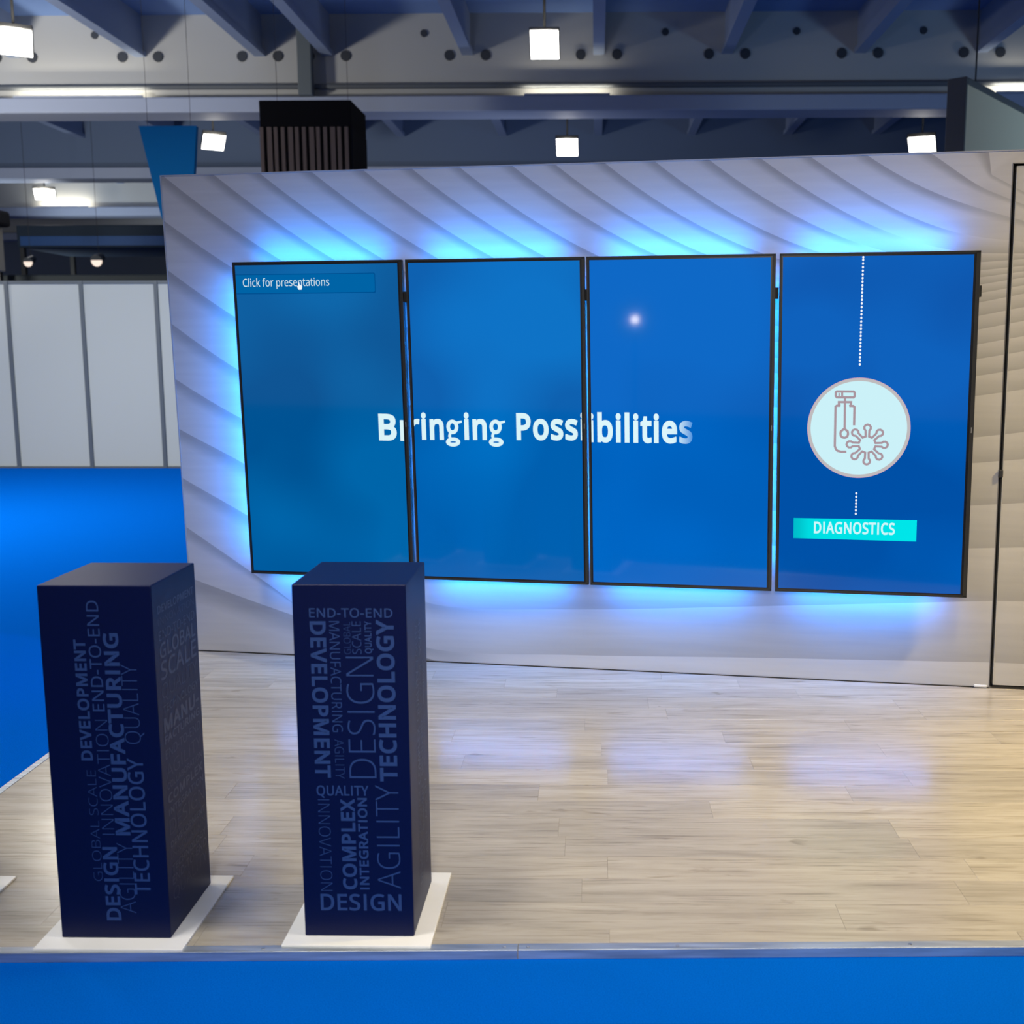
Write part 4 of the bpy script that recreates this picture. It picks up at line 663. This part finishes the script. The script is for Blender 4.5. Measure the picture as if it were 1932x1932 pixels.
# hanging high bay lamps
LENS = emat('lamp_lens', (1, .97, .92), 9)
def highbay(x, y, z, s, rz, tilt, label, power, gp='high bay lamps in the hall'):
    t = empty('high_bay_lamp', (x, y, z), rz, label, 'lamp', gp)
    bm = B(); T = lambda v: Matrix.Rotation(tilt, 3, 'X') @ v
    box(bm, -s/2, s/2, -s/2, s/2, 0, .10, bev=.015, T=T); obj('housing', bm, M['bezel'], t)
    bm = B(); box(bm, -s*.46, s*.46, -s*.46, s*.46, -.012, 0, bev=.004, T=T); obj('lens', bm, LENS, t)
    bm = B(); cyl(bm, (0, 0, .06), (0, 0, ZRT-z), .02, 8); obj('stem', bm, M['bezel'], t)
    bm = B(); cyl(bm, (-s*.3, 0, .16), (s*.3, 0, .16), .045, 10); obj('ballast', bm, M['bezel'], t)
    l = bpy.data.lights.new('lamp_light', 'POINT'); l.energy = power; l.color = (1, .95, .86); l.shadow_soft_size = .15
    o = link(bpy.data.objects.new('lamp_light', l), t); o.location = (0, -.35, .05)
    return t
highbay(-6.15, 13.57, 6.19, .50, .5, radians(-38), 'bright tilted lamp at the upper left frame edge', 110)
highbay(1.58, 13.57, 6.11, .44, 0, radians(-55), 'square bright lamp high above the second and third display', 45)
highbay(-6.12, 21.57, 6.29, .50, .5, radians(-32), 'bright lamp right of the hanging teal banner', 60)
highbay(1.69, 21.57, 6.15, .50, 0, radians(-40), 'bright lamp just above the wall under the square lamp', 22)
highbay(9.46, 21.57, 6.15, .60, -.4, radians(-32), 'bright lamp above the right display, beside the cream sign', 30)
highbay(-14.05, 29.57, 6.33, .60, .4, radians(-26), 'small bright lamp at the far left above the white partition', 160)
# uplights on the girders: warm light pools on the flange and web
def uplight(x, gy, power, w, col=(1, .93, .76)):
    t = empty('girder_uplight', (x, gy-.25, ZF1), 0, 'slim uplight on the girder ledge under a pale pool of light', 'lamp', 'uplights on the girder ledges')
    bm = B(); box(bm, -w/2, w/2, -.025, .02, .0, .035, bev=.008); obj('housing', bm, M['flange'], t)
    bm = B(); box(bm, -w/2+.02, w/2-.02, -.015, .015, .035, .039); obj('lens', bm, emat('uplight_lens', (1, .92, .78), 1.0), t)
    l = bpy.data.lights.new('lamp_light', 'AREA'); l.shape = 'RECTANGLE'; l.size = w; l.size_y = .03; l.energy = power; l.color = col
    o = link(bpy.data.objects.new('lamp_light', l), t); o.location = (0, .0, .055); o.rotation_euler = (radians(180-50), 0, 0)
    return t
u_ = [uplight(-8.0, 19.57, 15, 2.6), uplight(1.75, 19.57, 9, 1.7), uplight(-16.4, 35.57, 17, 1.8), uplight(10.6, 19.57, 8, .8)]
for o, l_ in zip(u_, ['uplight on the girder at the upper left below the tilted lamp', 'uplight on the girder directly below the square lamp', 'uplight on the far left girder above the white partition', 'uplight on the girder behind the cream sign at the right']): o['label'] = l_

# black hanging frame with slatted skirt
t = empty('hanging_booth_header', (-2.47, 15.57, 5.0), 0, 'black hanging box header with dark brown slats below it', 'hanging sign')
bm = B(); box(bm, -.76, .76, 0, 1.14, .39, .81, bev=.01); obj('fascia', bm, mat('black_fabric', (.002, .002, .003), .9, spec=.1), t)
bm = B(); box(bm, -.74, .74, .02, 1.12, -1.3, .39); obj('inner_box', bm, mat('black_inner', (.006, .005, .005), .9, spec=.1), t)
SM = mat('brown_slat', (.085, .062, .055), .7, spec=.2); SM2 = mat('dark_slat', (.008, .008, .01), .8, spec=.1)
for k in range(13):
    x = -.76+k*.117
    bm = B(); box(bm, x, x+.062+.02*(k % 3 == 1), -.02, .02, -1.3, .385, bev=.004, segs=1); obj('slat', bm, SM, t)
for k in range(9):
    bm = B(); box(bm, .74, .775, .03+k*.125, .03+k*.125+.07, -1.3, .385, bev=.004, segs=1); obj('slat', bm, SM2, t)
for dx_ in (-.6, .6):
    bm = B(); cyl(bm, (dx_, .5, .8), (dx_, .5, ZRT-5.0), .004, 6); obj('suspension_cable', bm, M['bezel'], t)
# teal hanging banner, tapered towards its foot
t = empty('hanging_banner', (-3.58, 12.57, 4.8), 0, 'teal blue tapered hanging banner behind the left end of the wall', 'banner')
bm = B()
pts = [(-.40, 0), (.40, 0), (.33, -.67), (.24, -1.6), (-.02, -1.6), (-.16, -1.2)]
a = [bm.verts.new((x, 0, z)) for x, z in pts]; b = [bm.verts.new((x*.96, .12, z)) for x, z in pts]
bm.faces.new(a[::-1]); bm.faces.new(b)
for i in range(6): bm.faces.new((a[i], a[(i+1) % 6], b[(i+1) % 6], b[i]))
bmesh.ops.recalc_face_normals(bm, faces=bm.faces[:])
obj('banner_cloth', bm, mat('teal_cloth', (.001, .09, .22), .8, spec=.1), t)
for dx_ in (-.3, .3):
    bm = B(); cyl(bm, (dx_, .06, 0), (dx_, .06, ZRT-4.8), .003, 6); obj('suspension_cable', bm, M['bezel'], t)
# cream hanging panel at the right
t = empty('hanging_sign', (6.69, 10.57, 4.9), 0, 'large cream hanging fabric panel at the upper right frame edge', 'hanging sign')
R_ = Matrix.Rotation(radians(51), 3, 'Z')
bm = B(); box(bm, 0, 4.5, 0, .10, -1.9, -.06, bev=.005, T=lambda v: R_@v); obj('fabric_panel', bm, mat('cream_fabric', (.85, .68, .42), .85, spec=.1), t)
bm = B(); box(bm, 0, 4.5, -.01, .12, -.08, 0, bev=.01, T=lambda v: R_@v); box(bm, -.05, 0.0, -.01, .22, -1.9, 0, bev=.01, T=lambda v: R_@v)
obj('frame', bm, mat('panel_frame', (.12, .11, .09), .6), t)
for q_ in (.4, 3.6):
    bm = B(); p = R_@Vector((q_, .05, 0)); cyl(bm, p, p+Vector((0, 0, ZRT-4.9)), .01, 6); obj('suspension_cable', bm, M['bezel'], t)

# white shell scheme partition on the left
PY = 13.31
t = empty('shell_scheme_partition', (-6.9, PY, FZ), 0, 'white partition of tall panels behind the blue carpet on the left', 'partition wall')
PM = mat('partition_white', (.60, .62, .56), .6, spec=.3); PG = mat('partition_post', (.15, .17, .18), .5, .2)
ph = 2.78; x0 = -10.84; sp_ = 1.112
for k in range(14):
    xk = x0+k*sp_+1.142*0; xa = xk-(-6.9)
    bm = B(); box(bm, xa-.03, xa+.03, -.03, .03, 0, ph, bev=.006); obj('post', bm, PG, t)
    bm = B(); box(bm, xa+.03, xa+sp_-.03, -.006, .006, .03, ph-.04); obj('panel', bm, PM, t)
    bm = B(); box(bm, xa+.03, xa+sp_-.03, -.02, .02, ph-.045, ph); box(bm, xa+.03, xa+sp_-.03, -.02, .02, 0, .03); obj('rail', bm, PG, t)
# a second partition run, in front at the far left edge
# stands behind the partition
def booth(x0, x1, y, z0, z1, dep, col, label, name='booth_fascia', legs=True, band=None):
    cx_ = (x0+x1)/2; t = empty(name, (cx_, y, FZ), 0, label, 'stand')
    h = (x1-x0)/2
    bm = B(); box(bm, -h, h, 0, dep, z0-FZ, z1-FZ, bev=.03); obj('fascia', bm, mat('fascia', col, .7, spec=.2), t)
    if band:
        bm = B(); box(bm, -h+.1, h-.1, -.02, 0.0, band[0]-FZ, band[1]-FZ, bev=.004); obj('fascia_band', bm, mat('fascia_band', band[2], .6), t)
    for sx in (-h+.1, h-.1):
        for sy in (.1, dep-.1):
            bm = B(); box(bm, sx-.06, sx+.06, sy-.06, sy+.06, 0, z0-FZ+.02); obj('post', bm, M['bezel'], t)
    return t
booth(-13.6, -8.8, 27.0, 4.55, 5.15, 3, (.015, .025, .04), 'distant dark stand roof under the far left lamp', band=(4.60, 4.85, (.005, .05, .17)))
booth(-13.6, -3.0, 18.6, 2.9, 3.22, 2, (.02, .026, .03), 'long dark stand fascia just over the white partition')
booth(-10.8, -9.20, 17.2, 3.25, 4.1, 1.2, (.50, .46, .36), 'cream stand tower cut by the left frame edge', 'stand_tower')
bm = B(); box(bm, -.8, .8, -.6, .6, 0, .30, bev=.06); o = obj('stand_canopy', bm, mat('canopy_black', (.01, .01, .012), .8)); o.location = (-9.82, 17.8, 4.1)
tag(o, 'black canopy on top of the cream stand tower', 'canopy')
booth(-24, -16.5, 30, 3.2, 3.9, 3, (.10, .13, .20), 'grey blue stand fascia far behind at the left')
for x, y, z, s, lb in ((-12.05, 24.6, 3.95, .16, 'small warm spotlight over the partition, the left one'), (-10.3, 24.6, 3.98, .20, 'small spotlight over the partition, the right one')):
    t = empty('spotlight', (x, y, z), 0, lb, 'spotlight', 'small spotlights over the partition')
    bm = B(); cyl(bm, (0, 0, 0), (0, .25, .12), s*.8, 16, s*.5); obj('can', bm, M['bezel'], t)
    bm = B(); cyl(bm, (0, -.01, 0), (0, .0, 0), s*.7, 16); obj('lens', bm, emat('spot_lens', (1, .82, .70), 1.1), t)
    bm = B(); cyl(bm, (0, .12, 0), (0, .12, ZRT-z), .005, 6); obj('stem', bm, M['bezel'], t)

# small lamp on a stand behind the viewer: its mirror image is the bright dot on the third display
tl = 7.2
pl = Vector((2.52459035-.2536607*tl, 2.95412324-.96728076*tl, 1.87968928-.00491824*tl))
t = empty('lamp_stand', (pl.x, pl.y, FZ), 0, 'slim black floor lamp with a small round bulb facing the displays', 'lamp')
bm = B(); cyl(bm, (0, 0, 0), (0, 0, .02), .14, 24); obj('base', bm, M['bezel'], t)
bm = B(); cyl(bm, (0, 0, .02), (0, 0, pl.z-FZ-.05), .012, 10); obj('pole', bm, M['bezel'], t)
bm = B(); bmesh.ops.create_icosphere(bm, subdivisions=3, radius=.045, matrix=Matrix.Translation((0, 0, pl.z-FZ))); obj('bulb', bm, emat('bulb', (1, .86, .66), 60), t, True)
